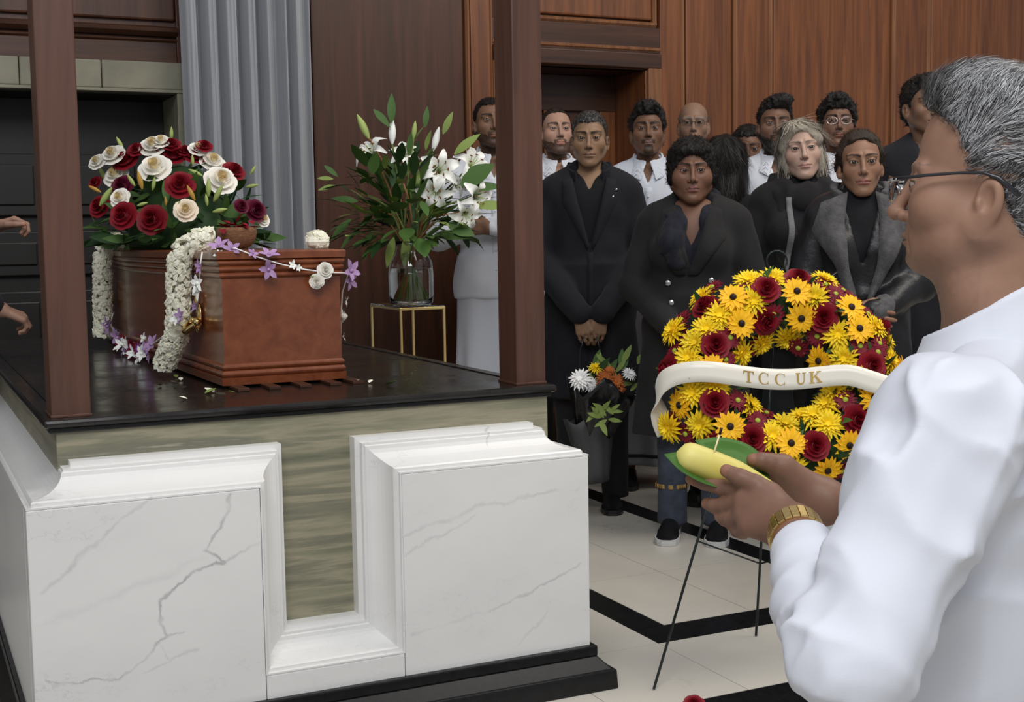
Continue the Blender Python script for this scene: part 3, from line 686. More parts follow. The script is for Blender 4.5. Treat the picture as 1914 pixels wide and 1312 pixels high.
def jasmine(lab, path, seed, tops):
    path = [np.array(p) for p in path]; o_ = path[-1]
    g = thing('jasmine_garland', lab, 'garland', o_, group='white jasmine garlands on the coffin')
    tag(blossoms(path, .031, 1150, .0088, seed, o_).build('blossoms', 'jasmine', g, False), kind='stuff')
    MB().tube([p-o_ for p in path], .017, 8).build('core_string', 'jasmine', g, True)
    tp = path[0]-o_; MB().tube([tp+np.array([.0, -.02, .012])+.013*np.array([0, math.cos(a), math.sin(a)]) for a in np.linspace(0, 2*PI, 12)], .0028, 6).build('loop', 'jasmine', g, True)
jasmine('thick white jasmine garland draped over the near side of the coffin', [(.835, 3.74, 1.206), (.79, 3.76, 1.20), (.752, 3.78, 1.165), (.745, 3.79, 1.10), (.744, 3.80, .99), (.738, 3.82, .92), (.722, 3.86, .872), (.713, 3.88, .838)], 3, 0)
jasmine('thick white jasmine garland hanging by the head of the coffin behind the left post', [(.80, 5.14, 1.206), (.765, 5.14, 1.20), (.732, 5.15, 1.165), (.727, 5.15, 1.10), (.725, 5.16, .99), (.723, 5.17, .90), (.72, 5.17, .838)], 4, 0)
# coil of jasmine on the near right lid corner
o_ = np.array([1.105, 3.60, 1.174]); g = thing('jasmine_coil', 'rounded white jasmine posy on the front right corner of the lid', 'flowers', o_)
q = blossoms([o_+np.array([-.012, 0, .020]), o_+np.array([.012, .01, .022])], .026, 330, .0090, 9, o_); q.ball((0, 0, .02), (.036, .03, .02), 12, 6)
q.V = [(x, y, max(z, .001)) for x, y, z in q.V]; tag(q.build('blossoms', 'jasmine', g, False), kind='stuff')
# ------------------------------------------------------------------ string garlands
def string_garland(lab, pts, flw, seed):
    r = np.random.default_rng(seed); P_ = [np.array(p) for p in pts]; o_ = P_[0]
    g = thing('string_garland', lab, 'garland', o_, group='string garlands of loose flowers')
    MB().tube([p-o_ for p in P_], .0022, 5).build('string', 'white_mum', g, True)
    for (p, me, s, nrm) in flw:
        o = put('flower', me, g, np.array(p), frame_from(nrm, r.uniform(0, 6)), s, o_)
def orchid_mb(seed):
    q = MB(); r = random.Random(seed)
    for i in range(5): ray_petal(q, 2*PI*i/5+r.uniform(-.2, .2), .05, r.uniform(.8, 1.1), .26, 0, .25+r.uniform(-.25, .35), .1, 0)
    q.ball((0, 0, .15), (.16, .16, .2), 7, 5); return q
for k in range(2):
    tpl('orchid%d' % k, orchid_mb(k), ['lilac']); tpl('tuberose%d' % k, orchid_mb(k+4), ['lily_white'])
tpl('carnation', rose_mb(21), ['white_rose', 'leaf_pale'])
ex = 3.478
string_garland('string garland of lilac and white blooms looped across the coffin end', [(.80, 3.62, 1.185), (.84, 3.485, 1.180), (.90, ex, 1.155), (.96, ex, 1.135), (1.03, ex, 1.118), (1.10, ex, 1.108), (1.158, ex+.01, 1.105), (1.162, 3.56, 1.05), (1.162, 3.58, .98), (1.160, 3.58, .90)],
    [((.81, 3.55, 1.186), 'orchid0', .030, (-.3, -.5, .8)), ((.835, 3.50, 1.178), 'orchid1', .026, (-.3, -.8, .4)), ((.80, 3.50, 1.165), 'tuberose0', .016, (-.6, -.7, .3)),
     ((.93, ex, 1.160), 'orchid0', .030, (0, -.5, .8)), ((.925, ex-.006, 1.122), 'orchid1', .030, (-.1, -1, -.2)), ((.885, ex, 1.165), 'orchid1', .016, (0, -1, .4)), ((.995, ex, 1.130), 'tuberose0', .015, (0, -1, .3)), ((1.01, ex, 1.124), 'tuberose1', .012, (.2, -1, .1)),
     ((1.085, ex-.008, 1.115), 'carnation', .022, (-.1, -1, .2)), ((1.060, ex-.008, 1.085), 'carnation', .020, (-.2, -1, -.1)), ((1.04, ex-.004, 1.10), 'leaf_pale', .03, (0, -.3, 1)), ((1.162, ex+.006, 1.110), 'orchid0', .034, (.5, -1, .3)), ((1.165, ex+.02, 1.085), 'orchid1', .030, (.6, -1, -.2)),
     ((1.163, 3.54, 1.02), 'tuberose0', .018, (.9, -.4, 0)), ((1.163, 3.56, .98), 'carnation', .018, (.9, -.4, 0)), ((1.162, 3.57, .92), 'tuberose1', .014, (.9, -.4, 0))], 1)
string_garland('string of tuberose buds hanging beside the near jasmine garland', [(.775, 3.60, 1.17), (.770, 3.62, 1.12), (.772, 3.64, 1.07), (.770, 3.68, 1.0)],
    [((.768, 3.60, 1.13), 'orchid0', .022, (-1, -.4, 0)), ((.766, 3.62, 1.085), 'tuberose0', .030, (-1, -.5, 0)), ((.766, 3.62, 1.065), 'tuberose1', .028, (-1, -.4, -.2)), ((.764, 3.66, 1.02), 'orchid1', .018, (-1, -.4, 0)), ((.73, 3.74, .985), 'tuberose1', .026, (-1, -.6, .2)), ((.735, 3.72, .99), 'orchid0', .022, (-1, -.6, .2))], 2)
PL = [(.735, 5.10, .90), (.735, 4.85, .842), (.73, 4.65, .825), (.73, 4.45, .83), (.735, 4.28, .86), (.75, 4.08, .91), (.745, 3.92, .945)]
FL = []
rr = np.random.default_rng(5)
for i in range(30):
    t = rr.uniform(0, .72)*(len(PL)-1); k = int(t); p = np.array(PL[k])*(1-t+k)+np.array(PL[k+1])*(t-k)+rr.normal(0, 1, 3)*np.array([.008, .03, .014]); p[0] = min(p[0], .742); p[2] = max(p[2], .825)
    FL.append((p, ['mum_purple', 'orchid0', 'tuberose0', 'mum_rustpink', 'orchid1', 'tuberose1'][i % 6], rr.uniform(.022, .036), (-1, rr.uniform(-.8, 0), rr.uniform(-.3, .6))))
string_garland('string garland of purple and pink blooms sagging along the coffin side', PL, FL, 3)
# ------------------------------------------------------------------ fallen petals
for i, (x, y) in enumerate(((.74, 3.848), (.715, 3.70), (.70, 3.558), (.725, 3.395), (.751, 3.406), (.762, 3.33), (1.202, 3.33), (1.178, 3.392), (.66, 3.304), (.658, 3.657), (1.14, 3.43), (.735, 3.76), (.80, 3.36), (.69, 3.62))):
    q = MB(); blade(q, .022, .008, -.3, .5, 0, 4)
    s_ = 1.6 if i in (3, 4, 5, 6) else 1.0
    o = mesh_np('petal', np.array(q.V)*s_+np.array([0, 0, .001]), q.F, 'jasmine' if i % 3 else 'leaf_pale', None, True, loc=(x, y, .8015)); o.rotation_euler = (0, 0, i*1.7)
    tag(o, ('larger white petal' if s_ > 1 else ('small pale green petal' if i % 3 == 0 else 'small white petal'))+' fallen on the black slab near the coffin foot', 'petal', 'fallen petals on the black slab')
# ------------------------------------------------------------------ curtain
m, nt, b = _mat('curtain_grey'); setin(b, Roughness=.75); b.inputs['Sheen Weight'].default_value = .3
v = coords(nt, (60, 60, 1.2)); f = noise(nt, v, 2, 4, .6); nt.links.new(ramp(nt, f, [(.25, (.25, .26, .28)), (.75, (.35, .36, .385))]), b.inputs['Base Color'])
cu = thing('curtain', 'long pale grey pleated curtain hanging beside the stone doorway', 'curtain', (1.53, 6.0, 0))
nx, nz = 150, 40; V = []
rr = np.random.default_rng(2); ph = rr.uniform(0, 6, 6)
for k in range(nz+1):
    z = .02+3.9*k/nz
    for i in range(nx+1):
        s = i/nx; x = -.30+.60*s+.012*math.sin(z*1.1)*(1-s)
        y = .045*math.sin(2*PI*(7.5*s+.25*math.sin(5*s+ph[0])))+.016*math.sin(2*PI*(13*s)+ph[1]+.35*z)+.004*math.sin(2*PI*29*s+ph[2]+.5*z)
        y *= .8+.25*math.sin(3*s+ph[3]); V.append((x, y, z))
F = [(k*(nx+1)+i, k*(nx+1)+i+1, (k+1)*(nx+1)+i+1, (k+1)*(nx+1)+i) for k in range(nz) for i in range(nx)]
o = mesh_np('drape', V, F, 'curtain_grey', cu); md = o.modifiers.new('solid', 'SOLIDIFY'); md.thickness = .003
MB().tube([(-.36, 0, 3.95), (.36, 0, 3.95)], .014, 10).build('curtain_rod', 'brass', cu, True)
q = MB()
for i in range(9): q.lathe([(.016, -.004), (.021, -.004), (.021, .004), (.016, .004), (.016, -.004)], 10, (-.28+.07*i, 0, 3.95))
q.build('curtain_ring', 'brass', cu, True)
# ------------------------------------------------------------------ gilt wire stand
SXa, SYa, SW, SD, SZ = 1.836, 4.89, .198, .36, .92
st = thing('gilt_stand', 'thin gilt wire cube stand with glass top under the lily vase', 'stand', (SXa+SW/2, SYa+SD/2, 0))
def lb(n, a, b_, mat, bev=.001):
    c = np.array([SXa+SW/2, SYa+SD/2, 0]); return MB().box(np.array(a)-c, np.array(b_)-c).build(n, mat, st, bevel=bev)
t_ = .010
for x in (SXa, SXa+SW-t_):
    for y in (SYa, SYa+SD-t_): lb('leg', (x, y, 0), (x+t_, y+t_, SZ), 'gold')
for z in (0.0, SZ-t_):
    for y in (SYa, SYa+SD-t_): lb('rail', (SXa+t_, y, z), (SXa+SW-t_, y+t_, z+t_), 'gold')
    for x in (SXa, SXa+SW-t_): lb('rail', (x, SYa+t_, z), (x+t_, SYa+SD-t_, z+t_), 'gold')
m, nt, b = _mat('glass'); setin(b, Roughness=.02, IOR=1.45); b.inputs['Transmission Weight'].default_value = 1; b.inputs['Base Color'].default_value = (.97, .98, .98, 1)
m, nt, b = _mat('water'); setin(b, Roughness=.0, IOR=1.33); b.inputs['Transmission Weight'].default_value = 1; b.inputs['Base Color'].default_value = (.93, .96, .94, 1)
lb('glass_top', (SXa+.002, SYa+.002, SZ), (SXa+SW-.002, SYa+SD-.002, SZ+.006), 'glass')
# ------------------------------------------------------------------ vase of lilies
VC = np.array([SXa+.100, SYa+.13, SZ+.0062]); vs = thing('lily_vase', 'clear glass vase of white lilies and long green leaves on the gilt stand', 'vase', VC)
pr = [(.002, 0), (.082, .0), (.090, .008), (.093, .04), (.094, .12), (.090, .175), (.074, .205), (.064, .218), (.062, .240), (.068, .262), (.066, .262), (.060, .240), (.062, .219), (.071, .203), (.087, .173), (.0905, .12), (.0895, .04), (.084, .012), (.002, .010)]
MB().lathe(pr, 40).build('vase_glass', 'glass', vs, True)
MB().lathe([(.002, .0115), (.083, .0125), (.0885, .04), (.0895, .12), (.0885, .150), (.002, .150)], 40).build('water', 'water', vs, True)
mouth = VC+np.array([0, 0, .25])
def vpx(x, y): return 560+x/2.386, 150+y/2.386
VD = float((VC-CO)@CF)
LIL = [(320, 320, -.7, .9, 62, 'lily'), (465, 330, .1, .5, 48, 'lily2'), (625, 400, .2, .1, 66, 'lily'), (605, 495, -.1, -.5, 62, 'lily2'), (770, 375, .6, .4, 64, 'lily'), (790, 520, .8, -.2, 60, 'lily2'), (740, 600, .3, -.6, 52, 'lily'), (700, 470, .9, .3, 40, 'lily2')]
def stem(p, i):
    a = i*2.4; foot = VC+np.array([.055*math.cos(a), .055*math.sin(a), .02]); mid = mouth+np.array([-.03*math.cos(a), -.03*math.sin(a), 0])
    k = (mid+p)/2+np.array([0, 0, .05]); MB().tube([x-VC for x in (foot, mid, k, p)], .0042, 6).build('stem', 'stem_green' if i % 3 else 'stem_brown', vs, True)
for i, (x, y, dx, dy, r, me) in enumerate(LIL):
    p = wpt(*vpx(x, y), VD-.06+.03*math.sin(i*2)); d = CR*dx+CU*dy-CF*1.0; d /= np.linalg.norm(d); s = r/2.386*VD/FPX*1.42
    put('lily', me, vs, p-d*s*.5, frame_from(d, i*.7), s, VC); stem(p-d*s*.4, i)
for i, (x, y, dx, dy, L) in enumerate([(310, 260, -.5, 1, 120), (413, 285, 0, 1, 115), (595, 315, .25, 1, 110), (755, 300, .3, .8, 60), (508, 260, .1, 1, 80), (700, 690, .5, .1, 1)]):
    p = wpt(*vpx(x, y), VD-.05); put('lily_bud', 'bud_bud_green' if i in (0, 3, 4) else 'bud_lily_white', vs, p, dir_frame(CR*dx+CU*dy, -CF), L/2.386*VD/FPX*1.0, VC); stem(p, i+9)
lc = wpt(*vpx(480, 450), VD)
for i in range(280):
    n = RG.normal(0, 1, 3); n /= np.linalg.norm(n); n[2] = abs(n[2])*1.0-.25*RG.random(); rad = RG.uniform(.35, 1.0)
    p = mouth+np.array([n[0]*.31, n[1]*.22, .06+max(-.06, n[2])*.40])*rad; p += CR*RG.uniform(-.04, .02)
    d = n+np.array([0, 0, RG.uniform(-.45, .3)])+RG.normal(0, .25, 3)
    put('leaf', RG.choice(['leaf_dark', 'leaf_mid', 'leaf_mid', 'leaf_broad', 'leaf_pale']), vs, p, dir_frame(d), RG.uniform(.08, .145), VC)
for (x, y, dx, dy, L) in [(330, 130, .5, -.5, 150), (410, 190, .0, 1, 180), (160, 470, -1, -.2, 110), (150, 440, -1, .1, 100), (110, 380, .8, -.6, 110), (260, 540, -.6, .1, 160), (600, 690, 1, .0, 230), (230, 620, -.7, -.6, 160), (690, 330, .8, .7, 200), (720, 470, 1, .7, 240), (780, 560, 1, .05, 220), (760, 480, 1, .1, 200), (480, 690, -.1, -1, 200), (420, 700, -.25, -1, 190), (660, 640, 1, -.4, 180), (640, 240, .4, 1, 150), (560, 210, .1, 1, 130)]:
    p = wpt(*vpx(x, y), VD-.08); put('leaf', RG.choice(['leaf_mid', 'leaf_broad', 'leaf_pale']), vs, p, dir_frame(CR*dx+CU*dy-CF*.1, -CF+CU*.4), L*.72/2.386*VD/FPX, VC)
for i in range(16):
    a = i*2.4; n = np.array([math.cos(a), math.sin(a), 0])*RG.uniform(.4, 1); stem(mouth+np.array([n[0]*.24, n[1]*.2, RG.uniform(.12, .32)]), i+20)
# ------------------------------------------------------------------ wreath on wire easel
WD = 3.65; WCn = wpt(1460, 705, WD)
apex = wpt(1452, 505, 3.80)
es = thing('wire_easel', 'thin dark wire easel standing behind the round wreath', 'easel', (apex[0], apex[1], 0)); eo = np.array([apex[0], apex[1], 0])
simple('wire', (.03, .04, .04), .4, .6)
F1, F2 = np.array([1.759, 2.85, .003]), np.array([2.268, 3.096, .003]); F3 = np.array([2.62, 2.62, .003])
# third foot mirrors the first about the easel axis, seen from the front
for p in (F1, F3, F2): MB().tube([p-eo, apex-eo], .0038, 8).build('leg', 'wire', es, True)
def onleg(f_, t): return f_+(apex-f_)*t
MB().tube([onleg(F1, .33)-eo, onleg(F2, .20)-eo], .0025, 6).build('brace', 'wire', es, True); MB().tube([onleg(F3, .33)-eo, onleg(F2, .20)-eo], .0025, 6).build('brace', 'wire', es, True)
MB().tube([apex-eo+.03*(CR*math.cos(a)+np.array([0, 0, 1.])*(math.sin(a)+.9)) for a in np.linspace(-.5*PI, 1.5*PI, 16)], .003, 6).build('hook_loop', 'wire', es, True)
nrm = -CF*.97+np.array([0, 0, .22]); nrm /= np.linalg.norm(nrm); wx = CR-nrm*(CR@nrm); wx /= np.linalg.norm(wx); wy = np.cross(nrm, wx)
MB().tube([WCn-wx*.26-nrm*.03-eo, WCn+wx*.26-nrm*.03-eo], .003, 6).build('cross_bar', 'wire', es, True)
wr = thing('wreath', 'round wreath of yellow gerberas, yellow chrysanthemums and red roses on the wire easel', 'wreath', WCn)
WRm = np.stack([wx, wy, nrm], 1)
RB, rt = .216, .092
q = MB(); pts = [WRm@np.array([RB*math.cos(a), RB*math.sin(a), 0]) for a in np.linspace(0, 2*PI, 41)]; q.tube(pts, rt*.82, 12, False); q.build('moss_ring', 'leaf_dark', wr, True)
def ppx(x, y): return (1180+x/2.852-1460)*WD/FPX, -(490+y/2.852-705)*WD/FPX
def wput(x, y, me, r, nm, i, lab=None, push=0):
    a, b_ = ppx(x, y); R_ = math.hypot(a, b_); k = max(-.97, min(.97, (R_-RB)/rt)); h = rt*math.sqrt(1-k*k)*.95+push
    n = np.array([a/R_*k, b_/R_*k, math.sqrt(1-k*k)+.35]); n /= np.linalg.norm(n)
    p = np.array([a*(1-.9*h/WD), b_*(1-.9*h/WD), h]); F_ = WRm@frame_from(n, i*1.37, (0, 1, 0))
    put(nm, me, wr, WRm@p+WCn, F_, r/2.852*WD/FPX, WCn, lab)
GER = [(520, 215), (860, 185), (555, 360), (885, 325), (990, 540), (1150, 270), (1185, 390), (240, 780), (475, 920), (1240, 765), (1100, 1015), (990, 1135), (790, 1010), (1425, 600), (390, 610)]
YEL = [(620, 115), (745, 105), (630, 235), (960, 210), (450, 310), (380, 385), (320, 455), (285, 535), (390, 185), (570, 500), (840, 405), (1080, 410), (1110, 540), (1360, 540), (1350, 425), (1060, 720), (1010, 785), (880, 850), (1000, 900), (780, 900), (700, 965), (600, 790), (340, 890), (300, 725), (410, 690), (230, 370), (1285, 370), (190, 890), (1040, 105), (690, 430), (940, 850), (540, 290), (1380, 640), (1180, 640), (560, 1060), (800, 1120), (1200, 1090)]
RRS = [(700, 165), (885, 100), (380, 245), (700, 340), (1000, 325), (415, 475), (1245, 590), (400, 790), (1150, 880), (920, 1020), (175, 585), (590, 985), (1335, 355), (1350, 750), (420, 1010), (660, 1120), (1280, 960)]
RMS = [(440, 130), (270, 310), (265, 390), (230, 480), (500, 430), (470, 550), (560, 585), (650, 455), (980, 410), (1190, 480), (1080, 190), (1140, 150), (1035, 130), (1085, 245), (1180, 205), (1260, 285), (890, 460), (1285, 510), (1100, 770), (700, 820), (630, 880), (530, 770), (205, 870), (275, 925), (600, 170), (740, 300), (1300, 460), (1330, 880), (500, 1080), (1080, 1120)]
for i, (x, y) in enumerate(YEL): wput(x, y, 'mum_yellow', 96, 'chrysanthemum', i, 'yellow chrysanthemum')
for i, (x, y) in enumerate(RMS): wput(x, y, 'mum_red', 70, 'small_chrysanthemum', i, 'dark red chrysanthemum with green eye', .004)
for i, (x, y) in enumerate(GER): wput(x, y, 'gerbera', 88, 'gerbera', i, 'golden yellow gerbera with dark eye', .022)
for i, (x, y) in enumerate(RRS): wput(x, y, 'rose_red%d' % (i % 3), 74, 'rose', i, 'deep red rose', .018)
for i in range(130):
    a = RG.uniform(0, 2*PI); f_ = RG.uniform(-.5, PI+.5); n = np.array([math.cos(a)*math.cos(f_), math.sin(a)*math.cos(f_), math.sin(f_)]); p = np.array([RB*math.cos(a), RB*math.sin(a), 0])+n*rt*.85
    put('leaf', RG.choice(['leaf_dark', 'leaf_mid']), wr, WRm@p+WCn, dir_frame(WRm@(n*.5+RG.normal(0, .6, 3)), WRm@n), RG.uniform(.04, .075), WCn)
# ribbon
m, nt, b = _mat('satin'); setin(b, Roughness=.32); b.inputs['Base Color'].default_value = (.80, .76, .66, 1); b.inputs['Sheen Weight'].default_value = .4
simple('gold_print', (.46, .30, .08), .4, .3, var=.1)
rb = thing('ribbon', 'cream satin ribbon lettered in gold across the wreath', 'ribbon', WCn)
RP = [(1246, 808, -.02), (1232, 780, .0), (1222, 752, .03), (1226, 728, .075), (1245, 716, .105), (1275, 712, .125), (1310, 713, .132), (1345, 717, .128), (1385, 721, .118), (1425, 724, .112), (1465, 724, .11), (1505, 721, .113), (1545, 718, .12), (1575, 720, .128), (1610, 732, .134), (1650, 745, .132), (1680, 742, .10), (1695, 735, .05), (1690, 725, -.02)]
def spl(pts, m_=6):
    P_ = [np.array(p, float) for p in pts]; out = []
    for i in range(len(P_)-1):
        a, b_, c, d = P_[max(i-1, 0)], P_[i], P_[i+1], P_[min(i+2, len(P_)-1)]
        for k in range(m_):
            t = k/m_; out.append(.5*((2*b_)+(-a+c)*t+(2*a-5*b_+4*c-d)*t*t+(-a+3*b_-3*c+d)*t**3))
    return out+[P_[-1]]
def rloc(u, v, h): s = (WD-h)/FPX; return np.array([(u-1460)*s, -(v-705)*s, h])
RS = [rloc(*p) for p in spl(RP)]; hw = .0285; V = []
for i, p in enumerate(RS):
    t = RS[min(i+1, len(RS)-1)]-RS[max(i-1, 0)]; w = np.array([0, 1., .10])
    if i < 14: w = np.array([.55-.55*i/14, 1., .1+.3*(1-i/14)])
    tn = t/np.linalg.norm(t); w = w-tn*(w@tn)*.9; w /= np.linalg.norm(w)
    for s in (-1, -.33, .33, 1): V.append(WRm@(p+w*hw*s))
F = [(i*4+j, i*4+j+1, (i+1)*4+j+1, (i+1)*4+j) for i in range(len(RS)-1) for j in range(3)]
o = mesh_np('ribbon_band', V, F, 'satin', rb); md = o.modifiers.new('solid', 'SOLIDIFY'); md.thickness = .0012
def rib_at(u):
    U = [1460+p[0]*FPX/(WD-p[2]) for p in RS]; k = min(range(12, len(RS)-1), key=lambda i: abs(U[i]-u)); return RS[k]+(RS[k+1]-RS[k])*((u-U[k])/(U[k+1]-U[k]+1e-9))
def glyph(ch):
    q = []   # list of quads/polys in a unit cell, height 1
    def bx(x0, x1, y0, y1): q.append([(x0, y0), (x1, y0), (x1, y1), (x0, y1)])
    if ch == 'T':
        bx(.42, .60, .06, .94); bx(.30, .72, 0, .06); bx(.05, .97, .92, 1.0); q.append([(.05, .72), (.09, .72), (.20, .93), (.05, .93)]); q.append([(.93, .72), (.97, .72), (.97, .93), (.82, .93)])
    if ch == 'C':
        n_ = 16
        for i in range(n_):
            a0, a1 = [math.radians(42+276*(i+k)/n_) for k in (0, 1)]
            def pt(a, o_): th = .05+.13*max(0, -math.cos(a))**.8; r = (.5 if o_ else .5-th); return (.52+.94*r*math.cos(a), .5+(.52 if o_ else (.52-th*.55))*math.sin(a))
            q.append([pt(a0, 1), pt(a1, 1), pt(a1, 0), pt(a0, 0)])
        bx(.84, .89, .70, .98); bx(.84, .89, .02, .26)
    if ch == 'U':
        bx(.16, .33, .34, .95); bx(.72, .79, .34, .95); bx(.05, .44, .94, 1.0); bx(.60, .92, .94, 1.0); n_ = 10
        for i in range(n_):
            a0, a1 = [PI+PI*(i+k)/n_ for k in (0, 1)]
            def pt(a, o_):
                w = .17*(.5-.5*math.cos(a))+.07*(.5+.5*math.cos(a)); r = .315 if o_ else .315-w
                return (.475+r*math.cos(a), .34+(.36 if o_ else .25)*math.sin(a))
            q.append([pt(a0, 1), pt(a1, 1), pt(a1, 0), pt(a0, 0)])
    if ch == 'K':
        bx(.16, .34, .05, .95); bx(.05, .46, 0, .06); bx(.05, .46, .94, 1.0); bx(.60, .95, .94, 1.0); bx(.60, 1.03, 0, .06)
        q.append([(.34, .42), (.34, .50), (.74, .95), (.83, .95)]); q.append([(.46, .56), (.56, .67), (.98, .05), (.76, .05)])
    return q
for ch, u0 in (('T', 1371), ('C', 1400), ('C', 1431), ('U', 1470), ('K', 1495)):
    gw, gh = 22 if ch != 'K' else 24, 21; q = MB()
    for poly in glyph(ch):
        V = []
        for (gx, gy) in poly:
            u = u0+gx*gw; p = rib_at(u); V.append(WRm@(p+np.array([0, (gy-.5)*gh*WD/FPX, .0012+.012*.0]))+nrm*.0006+WRm@np.array([0, 0, (gy-.5)*gh*WD/FPX*.10]))
        k = len(V); V2 = [v_+nrm*.0012 for v_ in V]; q.add(V+V2, [tuple(range(k, 2*k)), tuple(range(k-1, -1, -1))]+[(i, (i+1) % k, k+(i+1) % k, k+i) for i in range(k)])
    o = q.build('letter', 'gold_print', rb); o['label'] = 'gold letter %s' % ch
# ------------------------------------------------------------------ people kit
m, nt, b = _mat('skin'); at_ = N(nt, 'ShaderNodeVertexColor', layer_name='Col'); setin(b, Roughness=.52)
v = coords(nt); f = noise(nt, v, 70, 4, .6); mx = N(nt, 'ShaderNodeMix', data_type='RGBA', blend_type='MULTIPLY'); mx.inputs['Factor'].default_value = .35
nt.links.new(at_.outputs['Color'], mx.inputs['A']); nt.links.new(ramp(nt, f, [(.3, (.8, .76, .74)), (.7, (1, 1, 1))]), mx.inputs['B']); nt.links.new(mx.outputs['Result'], b.inputs['Base Color'])
b.inputs['Subsurface Weight'].default_value = .12; b.inputs['Subsurface Radius'].default_value = (.010, .004, .002); b.inputs['Subsurface Scale'].default_value = .6
bump(nt, b, noise(nt, v, 260, 3, .6), .08, .002); b.inputs['Specular IOR Level'].default_value = .35
def hair_mat(name, dark, light, rough=.45):
    m, nt, b = _mat(name); setin(b, Roughness=rough); b.inputs['Specular IOR Level'].default_value = .35
    v = coords(nt, (55, 55, 22)); f = noise(nt, v, 3, 5, .7, .6); nt.links.new(ramp(nt, f, [(.3, dark), (.7, light)]), b.inputs['Base Color']); bump(nt, b, f, .9, .006)
hair_mat('hair_black', (.003, .0026, .0022), (.012, .010, .009)); hair_mat('hair_brown', (.012, .007, .004), (.045, .027, .016)); hair_mat('hair_grey', (.07, .07, .07), (.26, .26, .26))
hair_mat('hair_blonde', (.17, .145, .11), (.46, .41, .34)); hair_mat('hair_salt', (.012, .011, .010), (.075, .07, .065))
simple('sclera', (.40, .36, .33), .35); simple('iris', (.022, .011, .006), .15)
def cloth(name, col, rough=.85, var=.15, nscale=10, bmp=.25, bscale=160, sheen=.15, spec=.3):
    simple(name, col, rough, 0, var, nscale, bmp, bscale, sheen, spec)
cloth('white_shirt', (.66, .68, .74), .8, .04, 3, .06, 300); cloth('pale_shirt', (.58, .61, .68), .8, .05, 3, .08, 300); cloth('black_coat', (.010, .010, .014), .9); cloth('black_wool', (.014, .013, .014), .95)
cloth('charcoal', (.016, .0155, .016), .9); cloth('navy_scarf', (.012, .013, .020), .95, .3, 30); cloth('grey_wool', (.085, .082, .085), .95, .25, 40, .6, 120, .3); simple('leather', (.009, .009, .011), .42, 0, .3, 14, .35, 60, 0, .4)
cloth('grey_sarong', (.20, .20, .215), .85, .08, 4, .1, 200); cloth('white_sarong', (.60, .62, .68), .8, .04, 3, .08, 200); cloth('blue_stripe', (.02, .05, .12), .8); cloth('black_inner', (.006, .006, .008), .9); cloth('denim', (.05, .06, .085), .9, .3, 20, .4, 200)
simple('shoe_black', (.008, .008, .008), .35, 0, .3, 20); simple('sole_white', (.6, .6, .6), .6); simple('button_silver', (.6, .6, .6), .25, 1); simple('frame_dark', (.02, .02, .025), .3); simple('lens', (.9, .95, 1), .03)
MATS['lens'].node_tree.nodes['Principled BSDF'].inputs['Transmission Weight'].default_value = 1; MATS['lens'].node_tree.nodes['Principled BSDF'].inputs['IOR'].default_value = 1.03
cloth('gold_thread', (.32, .20, .06), .6, .3, 60); cloth('grey_scarf', (.16, .16, .165), .95, .2, 40, .5)
def head_sdf(Q, fp, fine=False):
    X = sym(Q); jw = fp.get('jaw', 1.0); nw = fp.get('nose', 1.0); fat = fp.get('fat', 0.0)
    d = smin(ell(X, (0, -.016, .040), (.0745, .095, .079)), ell(X, (0, .026, -.018), (.060*jw+fat, .064, .088)), .03)
    d = smin(d, cone(X, (.048*jw+fat, -.004, -.052), (.018, .064, -.098), .024+fat, .019), .03)
    d = smin(d, sph(X, (0, .074, -.103), .0175+fat*.5), .022)
    d = smin(d, sph(X, (.042*jw, .052, -.024), .028+fat), .025)
    d = smin(d, ell(X, (0, .070, -.062), (.034, .026, .030)), .02)
    d = smin(d, cone(X, (.010, .0885, .027), (.047, .071, .024), fp.get('browr', .0090), fp.get('browr', .0085)), .014)
    d = smax(d, -sph(X, (.0315, .1065, .003), .0215), .014)                     # eye hollow
    d = smin(d, cone(X, (0, .086, .018), (0, .1115, -.029), .0068, .0088), .011)   # nose
    d = smin(d, sph(X, (0, .1125, -.0330), .0092), .008); d = smin(d, sph(X, (.0118*nw, .100, -.0365), .0078*nw**.5), .006)
    d = smax(d, -ell(X, (.0060*nw, .1055, -.0440), (.0033*nw, .0055, .0033)), .003)
    ez = X[:, 2]-.0035-(X[:, 0]-.0315)*.10
    lid = sph(X, (.0315, .0755, .0035), .0152); d = smin(d, lid, .005)
    op = fp.get('eye', .88); alm = np.abs(ez)-.0050*op*(1-((X[:, 0]-.0315)/.0150)**2)
    slit = np.maximum(np.maximum(alm*.85, .074-X[:, 1]), np.abs(X[:, 0]-.0315)-.0150)
    d = smax(d, -slit, .0015)
    # lips
    up = chain(X, [(0, .0960, -.0645), (.009, .0953, -.0633), (.0265, .0800, -.0680)], [.0046, .0048, .0022], .004)
    lo = chain(X, [(0, .0950, -.0745), (.012, .0920, -.0735), (.0255, .0805, -.0690)], [.0058, .0052, .0022], .004)
    d = smin(d, up, .005); d = smin(d, lo, .005)
    d = smax(d, -chain(X, [(0, .1020, -.0690), (.012, .0985, -.0685), (.027, .0850, -.0685)], [.0024, .0024, .0015], .001), .0015)
    d = smax(d, -ell(X, (0, .1010, -.0880), (.018, .009, .006)), .010)
    # ears
    ez_ = -.012; Re = rotm(0, 0, .30) @ rotm(.12, 0, 0)
    ear = ell(X, (.0775, -.016, -.016), (.0090, .0175, .0305), Re)
    ear = smin(ear, ell(X, (.0755, -.010, -.040), (.0070, .009, .012), Re), .008)
    ear = smax(ear, -ell(X, (.0870, -.0125, -.012), (.0085, .0105, .0175), Re), .004)
    ear = smin(ear, ell(X, (.0770, -.004, -.020), (.006, .005, .008)), .004)
    d = smin(d, ear, .007)
    return d
